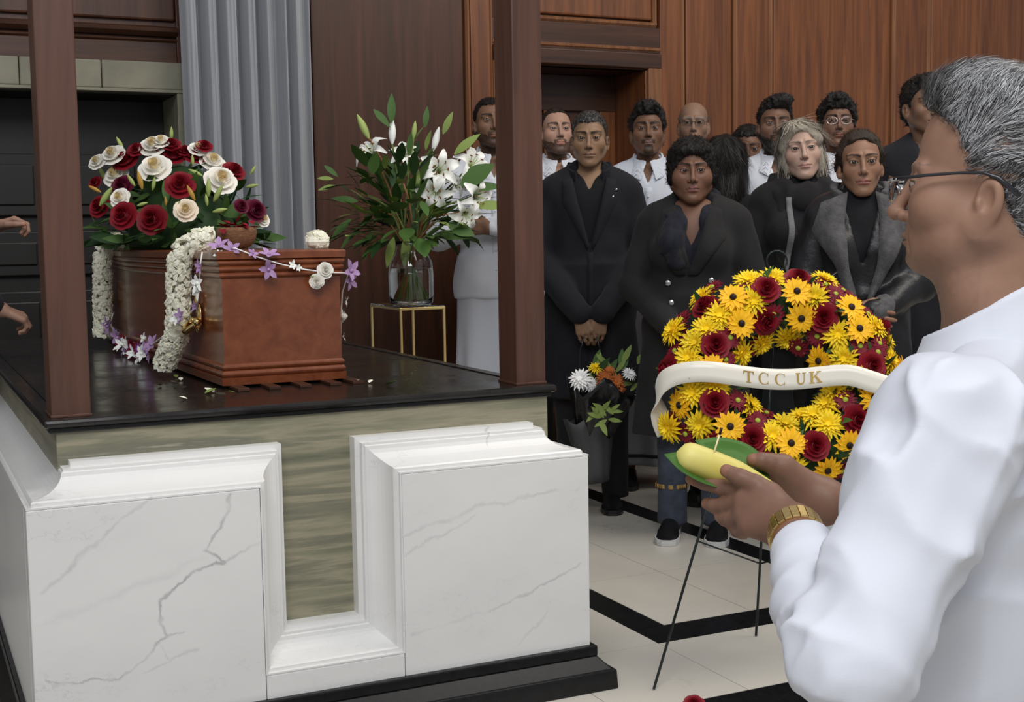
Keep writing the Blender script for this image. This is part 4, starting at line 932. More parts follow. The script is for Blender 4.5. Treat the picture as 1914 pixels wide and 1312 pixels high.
def head_col(V, fp, rng):
    X = V.copy(); X[:, 0] = np.abs(X[:, 0]); P = X.astype(np.float32); n = len(X)
    sk = np.array(fp['skin']); C = np.tile(sk, (n, 1)); nz = vnoise(V.astype(np.float32), 26, 3); C *= (1+.07*nz)[:, None]
    def mixc(mask, col):
        m_ = np.clip(mask, 0, 1)[:, None]; C[:] = C*(1-m_)+np.array(col)*m_
    fr = (X[:, 1] > .045)
    ck = np.exp(-((X[:, 0]-.042)**2+(X[:, 2]+.025)**2)/.0007)*fr; mixc(.22*ck, sk*np.array([1.15, .86, .82]))
    ez = X[:, 2]-.0035; under = np.exp(-((X[:, 0]-.031)**2/.00035+(ez)**2/.00022))*fr; mixc(.45*under*fp.get('dark_eye', 1), sk*.55)
    up = chain(P, [(0, .0960, -.0645), (.009, .0953, -.0633), (.0265, .0800, -.0680)], [.0046, .0048, .0022], .004); lo = chain(P, [(0, .0950, -.0745), (.012, .0920, -.0735), (.0255, .0805, -.0690)], [.0058, .0052, .0022], .004)
    lp = 1-np.clip((np.minimum(up, lo)-.0003)/.0016, 0, 1)
    bd = fp.get('beard'); hc = np.array(fp.get('hairc', (.010, .008, .007))); jit = vnoise(V.astype(np.float32), 150, 5)*.004
    if bd:
        ang = X[:, 2]+jit*1.5; side = X[:, 1] > -.012
        full = (ang < -.064+.45*np.clip(.075-X[:, 1], -.03, .08)*1.0-.000) & side & (X[:, 1] > .0-.02) & (ang > -.16)
        mou = (ang < -.0500) & (ang > -.0715) & (X[:, 0] < .031) & (X[:, 1] > .07); chin_ = (ang < -.0815) & (X[:, 0] < .020+jit+.12*np.abs(X[:, 2]+.075)) & (X[:, 1] > .045)
        mk = {'full': full | mou, 'goatee': mou | chin_, 'mous': mou, 'stubble': full | mou}[bd]*fp.get('beard_d', .85); mixc(mk*(lp < .5)*(.85+.15*jit/.004), hc)
    mixc((np.abs(X[:, 2]+.0690-.0)<.0011)*(X[:, 0]<.026)*(X[:, 1]>.07)*.0, sk); mixc(lp*.75, fp.get('lip', sk*np.array([.95, .62, .60])))
    mixc(((np.abs(X[:, 2]+.0690) < .0016) & (X[:, 0] < .0265) & (X[:, 1] > .075))*.7, sk*.22)
    t = np.clip((X[:, 0]-.010)/.042, 0, 1); bz = .0235+.0085*np.sin(t*2.1)-.003*t; th = (.0036+.0018*(1-t))*fp.get('brow', 1)
    br = (1-np.clip((np.abs(X[:, 2]-bz+jit*.4)-th)/.0012, 0, 1))*(X[:, 0] > .009)*(X[:, 0] < .055)*fr; mixc(br*.85, hc)
    alm = np.abs(ez-(X[:, 0]-.0315)*.10)-.0052*fp.get('eye', .88)*(1-((X[:, 0]-.0315)/.0152)**2)
    mixc(((alm < .0016) & (np.abs(X[:, 0]-.0315) < .0165) & (X[:, 1] > .07))*.85, (.02, .012, .01))
    dep = ((np.abs(X[:, 2]+.0438) < .0028) & (np.abs(X[:, 0]-.0065) < .0035) & (X[:, 1] > .098)); mixc(dep*.8, sk*.2)
    if fp.get('scalp'): mixc((hair_mask_g(X[:, 2], fp) > X[:, 1])*fp['scalp'], hc)
    return C
def hair_mask_g(z, fp):
    h = fp.get('hl', 0.0)
    return np.interp(z, [-.10, -.05, -.028, -.026, .015, .05+h, .070+h, .088+h, .12], [-.050, -.036, -.030, .010, .018, .040, .066, .112, .3])
def hair_sdf(Q, fp):
    X = sym(Q); tt, ts, tb = fp.get('hair', (.012, .006, .010)); amp, fr_ = fp.get('curl', (.003, 90))
    d = ell(X, (0, -.018, .042), (.0735+ts, .094+tb, .078+tt))
    d = smin(d, ell(X, (0, -.052, -.025), (.060+ts, .045+tb, .060)), .02)
    if fp.get('quiff'): d = smin(d, ell(Q, (fp.get('quiff_x', 0), .055, .105), (.055, .045, .025+tt*.5)), .02)
    nz = vnoise(Q, fr_, 2)*.65+vnoise(Q, fr_*2.1, 4)*.35; d = d-amp*nz*1.3
    zq = Q[:, 2]-.012*np.exp(-((X[:, 0]-.046)/.016)**2)*(Q[:, 2] > .03)+.004*vnoise(Q, 70, 9); d = smax(d, Q[:, 1]-hair_mask_g(zq, fp).astype(np.float32)+.005*vnoise(Q, 120, 8)-amp*.5, .010)
    if fp.get('ears', True): d = smax(d, -ell(X, (.085, -.013, -.018), (.03, .023, .038)), .008)
    st = fp.get('style')
    if st == 'afro':
        d2 = ell(X, (0, -.022, .045), (.098, .108, .098))-.007*nz; d2 = smin(d2, ell(X, (.062, -.01, -.02), (.034, .05, .045))-.005*nz, .03)
        d2 = smin(d2, ell(X, (0, .062, .083), (.07, .034, .028))-.004*nz, .02)
        d2 = smax(d2, -ell(X, (0, .085, -.022), (.064, .075, .086)), .012); d = smin(d, d2, .01)
    if st == 'bob':
        wv = np.sin(Q[:, 0]*90+Q[:, 2]*26+3*vnoise(Q, 18, 1))*.003
        d2 = smin(ell(X, (0, -.022, .042), (.090, .108, .094)), ell(X, (.066, -.018, -.045), (.030, .062, .088)), .03)
        d2 = smin(d2, ell(X, (0, -.07, -.05), (.07, .05, .08)), .03); d2 = smin(d2, cone(Q, (.045, .066, .085), (-.066, .045, .035), .026, .018), .02); d2 = smin(d2, cone(Q, (.045, .066, .085), (.078, .035, .01), .022, .014), .02)
        d2 = d2-wv; d2 = smax(d2, -ell(X, (0, .092, -.030), (.060, .085, .104)), .012); d = smin(d, d2, .006)
    if st == 'pulled':
        d = smin(d, ell(X, (0, -.118, .035), (.035, .035, .035))-.003*nz, .015); d = smin(d, cone(X, (.03, .062, .082), (.076, -.005, .035), .008, .012), .012); d = smin(d, cone(X, (.070, .018, .040), (.078, -.030, -.012), .012, .015), .012)
    if st == 'long':
        d2 = smin(ell(X, (0, -.025, .04), (.092, .108, .095)), ell(X, (0, -.06, -.12), (.10, .075, .17)), .04)-np.sin(Q[:, 0]*110+2*vnoise(Q, 14, 1))*.0025
        d2 = smin(d2, ell(X, (.07, .0, -.06), (.028, .05, .12)), .03); d2 = smax(d2, -ell(X, (0, .095, -.03), (.058, .085, .095)), .012); d = smin(d, d2, .006)
    if st == 'fringe': d = smax(d, Q[:, 2]-.045, .01)
    return d
def finger(b0, dirv, nrm_, L, curl, r):
    d = np.array(dirv, float); d /= np.linalg.norm(d); n = np.array(nrm_, float); n -= d*(n@d); n /= np.linalg.norm(n)
    pts = [np.array(b0, float)]; a = 0
    for f_, c in zip((.46, .30, .24), curl):
        a += c; pts.append(pts[-1]+(d*math.cos(a)+n*math.sin(a))*L*f_)
    return pts, [r, r*.94, r*.86, r*.72]
def hand_parts(w, fd, pn, side, s=1.0, curl=(.35, .45, .35), spread=.06, thumb=None, curls=None):
    """w wrist, fd finger direction, pn palm normal (points out of the palm), side +1 right hand / -1 left hand"""
    w = np.array(w, float); fd = np.array(fd, float); fd /= np.linalg.norm(fd); pn = np.array(pn, float); pn -= fd*(pn@fd); pn /= np.linalg.norm(pn)
    lat = np.cross(fd, pn)*side      # towards the thumb side
    out = []
    for i, (o_, L, rr) in enumerate(((.032, .074, .0088), (.0115, .082, .0090), (-.0095, .076, .0086), (-.029, .060, .0076))):
        kn = w+(fd*(.092-.006*abs(i-1.2))+lat*o_)*s
        dv = fd+lat*spread*(1.4-i)
        out.append(('f', *finger(kn-pn*.002*s, dv, pn, L*s, (curls[i] if curls else curl), rr*s)))
        out.append(('p', [w+(fd*.012+lat*o_*.55)*s, kn], [.0125*s, .0110*s]))
    tb = w+(fd*.026+lat*.030+pn*.006)*s
    if thumb is None: thumb = [fd*.035+lat*.030+pn*.014, fd*.030+lat*.008+pn*.010, fd*.024+lat*.0+pn*.006]
    tp = [tb]
    for t in thumb: tp.append(tp[-1]+np.array(t)*s)
    out.append(('p', [w+(fd*.012+lat*.012)*s, tb], [.014*s, .0145*s])); out.append(('f', tp, [.0138*s, .0108*s, .0100*s, .0080*s]))
    return out
def hand_sdf(P, parts, arm=None, k=.010):
    d = None
    for t, pts, rs in parts:
        if t == 'p':
            e = chain(P, pts, rs); d = e if d is None else smin(d, e, .016)
    if arm is not None: d = smin(d, arm(P), .02)
    for t, pts, rs in parts:
        if t == 'f': d = smin(d, chain(P, pts, rs, .003), .005)
    return d
def bbox(pts, m_):
    a = np.array(pts); return a.min(0)-m_, a.max(0)+m_
def mesh_hand(w, fd, pn, side, el, s=1.0, h=.0034, **kw):
    parts = hand_parts(w, fd, pn, side, s, **kw); wv = np.array(w, float); e = np.array(el, float); st_ = wv+(e-wv)*.45
    arm = lambda P: cone(P, wv, st_, .0265*s, .036*s)
    pts = [wv, st_]+[p for t, q, r in parts for p in q]; lo, hi = bbox(pts, .045)
    V, F = polyg(lambda P: hand_sdf(P, parts, arm), lo, hi, h); return V, F, parts
def torso_sdf(P, g, w=1.0, dp=1.0, bust=0):
    X = sym(P)
    d = smin(ell(X, (0, .0, 1.30), (.158*w+g, .104*dp+g, .20)), ell(X, (0, .006, 1.10), (.143*w+g, .104*dp+g, .20)), .06)
    d = smin(d, ell(X, (0, -.004, .94), (.162*w+g, .114*dp+g, .15)), .06)
    d = smin(d, cone(X, (0, -.012, 1.405), (.148*w, -.012, 1.395), .046+g), .05); d = smin(d, cone(X, (0, -.026, 1.50), (.12*w, -.018, 1.43), .036+g), .05)
    if bust: d = smin(d, sph(X, (.072*w, .085*dp, 1.27), .058*bust+g), .05)
    return d
def arm_sdf(P, J, g, gl=None, wr=1.0):
    gl = g if gl is None else gl; d = None
    for sh, el_, wr_ in J:
        e = np.array(el_)+(np.array(wr_)-np.array(el_))*wr
        a = smin(cone(P, sh, el_, .048+g, .041+g), cone(P, el_, e, .041+g, .028+gl), .02); d = a if d is None else np.minimum(d, a)
    return d
def skirt_sdf(P, z0, z1, a0, b0, a1, b1, n_=0, amp=0, y0=0):
    t = np.clip((P[:, 2]-z0)/(z1-z0), 0, 1); a = a0+(a1-a0)*t; b_ = b0+(b1-b0)*t
    th = np.arctan2(P[:, 1]-y0, P[:, 0]); r = np.sqrt((P[:, 0]/a)**2+((P[:, 1]-y0)/b_)**2)
    d = (r-1)*np.minimum(a, b_)
    if n_: d = d-amp*(1-t)*np.sin(n_*th+1.3*np.sin(3*th))
    return np.maximum(np.maximum(d, P[:, 2]-z1), z0-P[:, 2])
def folds(P, amp, seed=1, sc=(9, 9, 6)):
    return amp*(vnoise(P, sc, seed)*.6+vnoise(P, tuple(2.3*x for x in sc), seed+1)*.4)
def yhit(sd, x, z, y0=.4, it=60):
    P = np.stack([x, np.full_like(x, y0), z], 1).astype(np.float32)
    for _ in range(it): P[:, 1] -= np.clip(sd(P), -.03, .03)*.8
    return P[:, 1]
def patch(sd, eL, eR, off, thick, n_=10, m_=6, puff=0):
    """conforming panel between two edge polylines given in (x, z)"""
    def rs(e):
        e = np.array(e, float); c = np.r_[0, np.cumsum(np.linalg.norm(np.diff(e, axis=0), axis=1))]; t = np.linspace(0, c[-1], n_)
        return np.stack([np.interp(t, c, e[:, 0]), np.interp(t, c, e[:, 1])], 1)
    L, R_ = rs(eL), rs(eR); s = np.linspace(0, 1, m_)
    G = L[:, None]*(1-s)[None, :, None]+R_[:, None]*s[None, :, None]; g = G.reshape(-1, 2); y = yhit(sd, g[:, 0].copy(), g[:, 1].copy())
    pf = np.tile(np.sin(np.linspace(0, PI, m_))*puff, n_)
    T = np.stack([g[:, 0], y+off+pf, g[:, 1]], 1); B = T.copy(); B[:, 1] -= thick+off*.5; k = n_*m_; V = np.r_[T, B]; F = []
    for i in range(n_-1):
        for j in range(m_-1):
            a = i*m_+j; F.append((a, a+1, a+m_+1, a+m_)); F.append((k+a, k+a+m_, k+a+m_+1, k+a+1))
    for i in range(n_-1): F.append((i*m_, (i+1)*m_, k+(i+1)*m_, k+i*m_)); F.append((i*m_+m_-1, k+i*m_+m_-1, k+(i+1)*m_+m_-1, (i+1)*m_+m_-1))
    for j in range(m_-1): F.append((j, k+j, k+j+1, j+1)); a = (n_-1)*m_+j; F.append((a, a+1, k+a+1, k+a))
    return V, F
def strand_mesh(pn, name, fn, hv, hf, N_, mats, lens, wid, dirf, seed=3, lift=.12, rnd=.2, pick=None, seg=3):
    cen = hv[hf].mean(1)
    if pick is not None: hf = hf[pick(cen)]
    r_ = np.random.default_rng(seed); fi = r_.integers(0, len(hf), N_); base = hv[hf[fi]].mean(1)+r_.normal(0, .001, (N_, 3)); eps = .003
    fz = lambda a: fn(a.astype(np.float32)); nr = np.stack([fz(base+np.eye(3)[i]*eps)-fz(base-np.eye(3)[i]*eps) for i in range(3)], 1); nr /= np.linalg.norm(nr, axis=1)[:, None]+1e-9
    fld = np.stack([vnoise(base.astype(np.float32), 30, 20+i) for i in range(3)], 1); dr = dirf(base)+fld*(2*rnd)+r_.normal(0, rnd, (N_, 3)); dr -= nr*(dr*nr).sum(1)[:, None]; dr /= np.linalg.norm(dr, axis=1)[:, None]+1e-9
    L_ = r_.uniform(lens[0], lens[1], N_); sd_ = np.cross(nr, dr); VV = np.zeros((N_, seg+1, 2, 3)); wig = r_.uniform(0, 6, N_)
    for k in range(seg+1):
        t = k/seg; c = base+dr*(L_*t)[:, None]+nr*((.0008+lift*L_*math.sin(PI*min(t*.75, 1)))[:, None])+sd_*(.12*L_*np.sin(3*t+wig)*t)[:, None]; wd_ = wid*(1-.75*t)
        VV[:, k, 0] = c-sd_*wd_; VV[:, k, 1] = c+sd_*wd_
    i0 = np.arange(N_)*(2*(seg+1)); FF = np.concatenate([np.stack([i0+2*k, i0+2*k+1, i0+2*k+3, i0+2*k+2], 1) for k in range(seg)]); mi = r_.integers(0, len(mats), N_)
    o = mesh_np(name, pn.hl(VV.reshape(-1, 3)), FF, mats, pn.root, True, fm=np.tile(mi, seg)); return tag(o, kind='stuff')
def d_back(b): return np.stack([b[:, 0]*2, -np.ones(len(b)), .3+b[:, 2]*2], 1)
def d_fwd(b): return np.stack([b[:, 0]*3, .6*np.ones(len(b)), -.3-b[:, 2]*0], 1)
def d_down(b): return np.stack([np.sign(b[:, 0])*.5*(b[:, 2] > .06), -.25*np.ones(len(b)), -1*np.ones(len(b))], 1)
for n_, c_ in dict(lock_black=(.006, .005, .0045), lock_dark=(.016, .012, .010), lock_brown=(.035, .02, .012), lock_ash=(.30, .26, .21), lock_blonde=(.50, .45, .37), lock_grey=(.20, .20, .20)).items(): simple(n_, c_, .45, spec=.25)
class Person:
    def __init__(s, label, eye, face, stature=None, fp=None, tilt=(0, 0, 0), J=None, w=1.0, dp=1.0, z0=0.0, group=None, lean=(0, 0), hs=1.0, torso_turn=0, bust=0):
        """eye: world point between the eyes; face: world azimuth the torso faces (deg, 0 = +y, counter-clockwise)"""
        s.fp = fp; s.w = w; s.dp = dp; s.bust = bust
        s.S = (eye[2]-z0+.118)/1.75*1.0; s.hs = hs
        s.rz = math.radians(face); c, sn = math.cos(s.rz), math.sin(s.rz)
        hy = .055+lean[1]; hx = lean[0]     # head stands a little forward of the ankles
        s.hp = np.array([hx, hy-.055, (eye[2]-z0)])
        ex = np.array([c*hx-sn*hy, sn*hx+c*hy]); s.loc = np.array([eye[0]-ex[0], eye[1]-ex[1], z0])
        s.root = thing('person', label, 'person', s.loc, s.rz, group)
        s.Rh = rotm(math.radians(tilt[0]), math.radians(tilt[1]), math.radians(tilt[2]))   # pitch, roll, yaw of the head
        # keep the point between the eyes in place whatever the head turn
        s.hp = np.array([hx, hy, eye[2]-z0])-s.Rh@np.array([0, .055, .0035])*hs
        S = s.S; sx = .165*w
        s.J = J if J is not None else [((-sx, -.01, 1.40), (-.235*w, -.02, 1.13), (-.215*w, .10, .90)), ((sx, -.01, 1.40), (.235*w, -.02, 1.13), (.215*w, .10, .90))]
        s.Jw = [[np.array(q)*S for q in j] for j in s.J]
    def hl(s, q): return s.hp+(s.Rh@(np.array(q)*s.hs).T).T if np.ndim(q) > 1 else s.hp+s.Rh@(np.array(q)*s.hs)
    def head(s, h=.0028, hair='hair_black', hairh=.0038, nohair=False, hands=None, eyes=True, neck=.050, strands=2200):
        S = s.S; fp = s.fp; nb = np.array([0, -.02, 1.44])*S; Rt = s.Rh.astype(np.float32)
        nbl = (s.Rh.T@(nb-s.hp))/s.hs; nbl2 = nbl+(s.Rh.T@np.array([0, .0, -.06]))
        def f(Q):
            d = head_sdf(Q, fp); n = cone(Q, (0, -.022, -.055), nbl, neck, neck+.006); n = smin(n, cone(Q, nbl, nbl2, neck+.006, neck+.03), .03)
            if s.bust == 0: n = smin(n, sph(Q, (0, .018, -.125), .012), .02)
            return smin(d, n, .022)
        lo = np.minimum([-.105, -.125, -.15], np.minimum(nbl, nbl2)-.085); hi = np.maximum([.105, .14, .135], np.maximum(nbl, nbl2)+.085); hi[2] = .135
        V, F = polyg(f, lo, hi, h); C = head_col(V, fp, RG)
        parts = [(s.hl(V), F, C)]
        X0 = torso_like = None
        # body under the clothes
        J = s.Jw
        def core(P):
            q = P/np.float32(S); d = torso_sdf(q, -.012, s.w, s.dp); d = np.minimum(d, arm_sdf(q, s.J, -.012)); X = sym(q)
            d = smin(d, chain(X, [(.085, 0, .92), (.095, .01, .49), (.10, -.02, .09)], [.078, .052, .036], .03), .03); return d*S
        V2, F2 = polyg(core, np.array([-.42, -.3, .03])*S, np.array([.42, .5, 1.54])*S, .022); parts.append((V2, F2, np.tile(np.array(fp['skin']), (len(V2), 1))))
        if hands is None: hands = [dict(arm=i_, fd=(0, .35, -1), pn=(1 if i_ == 0 else -1, 0, 0), h=.0055) for i_ in (0, 1)]
        for hk in hands:
            hk = dict(hk); i = hk.pop('arm'); el_ = J[i][1]; wr_ = hk.pop('w', None); wr_ = J[i][2] if wr_ is None else wr_
            Vh, Fh, pp = mesh_hand(wr_, hk.pop('fd'), hk.pop('pn'), 1 if i == 1 else -1, el_, **hk)
            Ch = np.tile(np.array(fp['skin'])*.96, (len(Vh), 1))*(1+.06*vnoise(Vh.astype(np.float32), 60, 2))[:, None]
            tips = np.array([q[-1] for t, q, r in pp if t == 'f']); dm = np.min(np.linalg.norm(Vh[:, None]-tips[None], axis=2), axis=1) if len(Vh) < 60000 else np.ones(len(Vh))
            Ch[dm < .0095] *= np.array([1.25, 1.1, 1.05]); parts.append((Vh, Fh, Ch))
        V, F, C = joinnp(parts); s.body = mesh_np('body', V, F, 'skin', s.root, True, C)
        if eyes:
            gz = np.array(fp.get('gaze', (0, 0)))
            for sx in (-1, 1):
                q = MB(); R_ = s.Rh@rotm(math.radians(90+gz[1])*-1, 0, math.radians(gz[0])); c = s.hl((sx*.0315, .0757, .0035)); nv, nu = 14, 14; VV = []
                for i in range(nv+1):
                    t = PI*i/nv
                    for j in range(nu): a = 2*PI*j/nu; VV.append(c+R_@np.array([math.sin(t)*math.cos(a), math.sin(t)*math.sin(a), math.cos(t)])*.0130*s.hs)
                for i in range(nv): q.add([], [])
                q.add(VV, []); q.F = [[i*nu+j, (i+1)*nu+j, (i+1)*nu+(j+1) % nu, i*nu+(j+1) % nu] for i in range(nv) for j in range(nu)]; q.M = [1 if i < 3 else 0 for i in range(nv) for j in range(nu)]
                q.build('eye', ['sclera', 'iris'], s.root, True)
        if not nohair:
            V, F = polyg(lambda Q: hair_sdf(Q, fp), (-.135, -.175, -.32 if fp.get('style') == 'long' else -.16), (.135, .135, .17), hairh)
            mesh_np('hair', s.hl(V), F, hair, s.root)
            stl = fp.get('style'); lm = {'hair_blonde': ['lock_ash', 'lock_blonde', 'lock_brown'], 'hair_grey': ['lock_grey'], 'hair_brown': ['lock_brown', 'lock_dark'], 'hair_salt': ['lock_black', 'lock_dark', 'lock_grey']}.get(hair, ['lock_black', 'lock_dark'])
            if strands: strand_mesh(s, 'hair_strands', lambda Q: hair_sdf(Q, fp), V, F, strands, lm, {'bob': (.04, .09), 'long': (.05, .12), 'pulled': (.02, .05), 'afro': (.010, .026)}.get(stl, (.008, .012+.45*max(.004, fp.get('hair', (.012,))[0]))), .0011 if stl != 'bob' else .0014, d_down if stl in ('bob', 'long') else d_back if stl == 'pulled' or fp.get('quiff') else d_fwd, 5, .18 if stl == 'afro' else .02 if stl in ('bob', 'long', 'pulled') else .10, .6 if stl == 'afro' else .08 if stl in ('bob', 'long', 'pulled') else .25, (lambda c: (c[:, 1] < .035) | (c[:, 2] > .10)) if stl == 'bob' else (lambda c: c[:, 1] < .03) if stl == 'pulled' else None)
        return s
    def garment(s, name, fn, mat, h=.009, lo=(-.45, -.35, .0), hi=(.45, .55, 1.60), smooth=1, label=None):
        S = s.S; V, F = polyg(lambda P: fn(P/np.float32(S))*S, np.array(lo)*S, np.array(hi)*S, h)
        if smooth: V = relax(V, F, smooth, .4)
        o = mesh_np(name, V, F, mat, s.root)
        if label: o['label'] = label
        return o
    def panel(s, name, sd, eL, eR, off, th, mat, n_=10, m_=6, puff=0, label=None):
        V, F = patch(sd, eL, eR, off, th, n_, m_, puff); o = mesh_np(name, V*s.S, F, mat, s.root)
        if label: o['label'] = label
        return o
    def button(s, sd, x, z, r=.010, mat='button_silver', off=.004):
        y = yhit(sd, np.array([x], float), np.array([z], float))[0]; q = MB(); q.ball((0, 0, 0), (r, .004, r), 10, 6)
        o = q.build('button', mat, s.root, True); o.location = np.array([x, y+off, z])*s.S; return o
    def shoes(s, mat='shoe_black', sole='shoe_black', spread=.10, y=0.0, white=False):
        for sx in (-1, 1):
            q = MB(); pr = [(-.085, .030, .075), (-.07, .036, .085), (-.03, .036, .088), (.03, .038, .074), (.09, .045, .055), (.14, .044, .042), (.175, .034, .032), (.19, .016, .026)]
            V = []
            for (yy, w_, hh) in pr:
                for a in np.linspace(0, PI, 9): V.append((sx*spread+w_*math.cos(a)*(1 if abs(math.cos(a)) > .3 else 1), yy+y, .022+(hh-.022)*math.sin(a)**.8))
            k = 9; q.add(V, [(i*k+j, i*k+j+1, (i+1)*k+j+1, (i+1)*k+j) for i in range(len(pr)-1) for j in range(k-1)]+[tuple(range(k)), tuple(range((len(pr)-1)*k+k-1, (len(pr)-1)*k-1, -1))])
            o = q.build('shoe', mat, s.root, True); q = MB(); top = [(sx*spread+w_*1.06*d_, yy*1.02+y, .024) for d_ in (1,) for yy, w_, hh in pr]+[(sx*spread-w_*1.06, yy*1.02+y, .024) for yy, w_, hh in reversed(pr)]
            k = len(top); q.add(top+[(a, b_, 0.001) for a, b_, c in top], [tuple(range(k-1, -1, -1)), tuple(range(k, 2*k))]+[(i, (i+1) % k, k+(i+1) % k, k+i) for i in range(k)])
            q.build('sole', sole, o)
    def glasses(s, rim='frame_dark', r=.0195, thick=.0011, rimless=False):
        q = MB()
        for sx in (-1, 1):
            c = np.array([sx*.0325, .0985, -.0005]); pts = [c+np.array([1.22*r*math.cos(a), -.006*abs(math.cos(a))*(1 if math.cos(a)*sx > 0 else 0), .88*r*math.sin(a)]) for a in np.linspace(0, 2*PI, 21)]
            if not rimless: q.tube([s.hl(p) for p in pts], thick, 6, m=0)
            lens = [s.hl(p) for p in pts[:-1]]; ln2 = [p+s.Rh@np.array([0, .0012, 0]) for p in lens]; k = len(lens); q.add(lens+ln2, [tuple(range(k)), tuple(range(2*k-1, k-1, -1))]+[(i, (i+1) % k, k+(i+1) % k, k+i) for i in range(k)], 1)
            q.tube([s.hl(p) for p in ((sx*.0565, .093, .004), (sx*.072, .075, .006), (sx*.0775, .02, .009), (sx*.0785, -.01, .010), (sx*.078, -.03, -.004))], thick*1.2, 6, m=0)
        q.tube([s.hl(p) for p in ((-.0105, .1, .004), (0, .1045, .006), (.0105, .1, .004))], thick, 6, m=0)
        o = q.build('glasses', [rim, 'lens'], s.root, True); return o
def shirt_set(pn, mat='white_shirt', g=.014, hem=.86, J=True, wrc=.96, vneck=.012, foldamp=.010, seed=3, collar=True, short=False, placket=True, h=.009):
    w, dp = pn.w, pn.dp; wr = .30 if short else wrc
    def f(P):
        d = torso_sdf(P, g, w, dp, pn.bust); d = smin(d, skirt_sdf(P, hem, 1.05, .165*w+g, .118*dp+g, .15*w+g, .108*dp+g), .03)
        if not short: d = smin(d, arm_sdf(P, pn.J, g*.9, g*.6, wr), .022)
        else:
            for sh, el_, wr_ in pn.J: d = smin(d, cone(P, sh, np.array(sh)+(np.array(el_)-np.array(sh))*.85, .056+g, .056+g), .03)
        d = d+folds(P, foldamp, seed); d = np.maximum(d, hem-P[:, 2])
        nk = cone(P, (0, .012, 1.47), (0, .05, 1.58), .060); d = smax(d, -nk, .008)
        vv = np.maximum(np.abs(P[:, 0])-(P[:, 2]-1.385)*.35, 1.385-P[:, 2]); vv = np.maximum(vv, .02-P[:, 1]); d = smax(d, -vv, .006); return d
    o = pn.garment('shirt', f, mat, h)
    sd = lambda P: torso_sdf(P, g, w, dp, pn.bust)+folds(P, foldamp, seed)
    if collar:
        def c(P):
            q = P-np.array([0, -.010, 1.505], np.float32); th = np.arctan2(q[:, 0], q[:, 1]); rr = np.sqrt((q[:, 0]/1.04)**2+q[:, 1]**2); front = np.cos(th)
            zc = -.012-.030*np.clip(front, -.3, 1); z = q[:, 2]-zc
            r0 = .066+.014*np.clip(front, 0, 1)-z*.10; band = np.maximum(np.abs(rr-r0)-.004, np.abs(z-.012)-.020)
            lf_b = -.024-.040*np.clip(front, 0, 1)**2; r1 = .074+.018*np.clip(front, 0, 1)-z*.55
            leaf = np.maximum(np.maximum(np.abs(rr-r1)-.0038, z-.032), lf_b-z)
            d = np.minimum(band, leaf); gap = np.abs(q[:, 0])-.008-.55*np.clip(.020-z, 0, 1)*.55; d = np.maximum(d, -np.maximum(gap, -q[:, 1])); return d*.8
        pn.garment('collar', c, mat, .0052, (-.14, -.14, 1.36), (.14, .15, 1.58), 1)
    if placket:
        pn.panel('placket', sd, [(-.016, 1.37), (-.016, hem+.03)], [(.016, 1.37), (.016, hem+.03)], .003, .004, mat, 24, 3)
        for k in range(6): pn.button(sd, 0.0, 1.33-.085*k, .0048, mat, .007)
    return f
def trousers(pn, mat='charcoal', top=1.0, flare=.0):
    def f(P):
        X = sym(P); d = chain(X, [(.085, 0, .93), (.095, .01, .49), (.10, -.015, .06)], [.082*pn.w, .066, .058+flare], .04); d = smin(d, ell(X, (0, -.004, .94), (.168*pn.w, .12*pn.dp, .13)), .05)
        d = d+folds(P, .008, 7); return np.maximum(np.maximum(d, .045-P[:, 2]), P[:, 2]-top)
    pn.garment('trousers', f, mat, .012)
def az(p, q): return math.degrees(math.atan2(-(q[0]-p[0]), q[1]-p[1]))   # azimuth from p towards q
# ------------------------------------------------------------------ the mourners
def facecam(p, off=0): return az(p, (0, 0))+off
def clasp(w=1.0, z=.90, y=.235): return [((-.162*w, -.012, 1.39), (-.235*w, .015, 1.12), (-.050, y, z)), ((.162*w, -.012, 1.39), (.235*w, .015, 1.12), (.050, y, z))]
HANDS_DOWN = [dict(arm=0, fd=(.30, .02, -1), pn=(.25, -1, 0), curl=(.35, .5, .4)), dict(arm=1, fd=(-.30, .05, -1), pn=(-.25, -1, 0), curl=(.35, .5, .4))]
def coat_set(pn, mat, g=.030, hem=.55, vz=1.20, vs=.30, inner='black_inner', flare=.03, seed=5, amp=.010, h=.009, sleeve=1.0, lap=None, open_front=True, name='coat', hipw=.19):
    w, dp = pn.w, pn.dp; inn = lambda P: torso_sdf(P, -.035, w, dp, 0)
    def base(P):
        d = torso_sdf(P, g, w, dp, pn.bust); d = smin(d, skirt_sdf(P, hem, 1.08, hipw*w+flare, (.135+flare*.6)*dp, .155*w+g, .112*dp+g, 7, .012), .05); return d
    def f(P):
        d = smin(base(P), arm_sdf(P, pn.J, g*.85, g*.75, sleeve), .02)+folds(P, amp, seed); d = np.maximum(d, hem-P[:, 2])
        d = smax(d, -cone(P, (0, .010, 1.475), (0, .05, 1.60), .062), .006)
        if open_front:
            vv = np.maximum(np.maximum(np.abs(P[:, 0])-(P[:, 2]-vz)*vs, vz-P[:, 2]), .01-P[:, 1]); d = np.maximum(d, -np.maximum(vv, -inn(P)))
        return d
    pn.garment(name, f, mat, h); return lambda P: base(P)+folds(P, amp, seed)
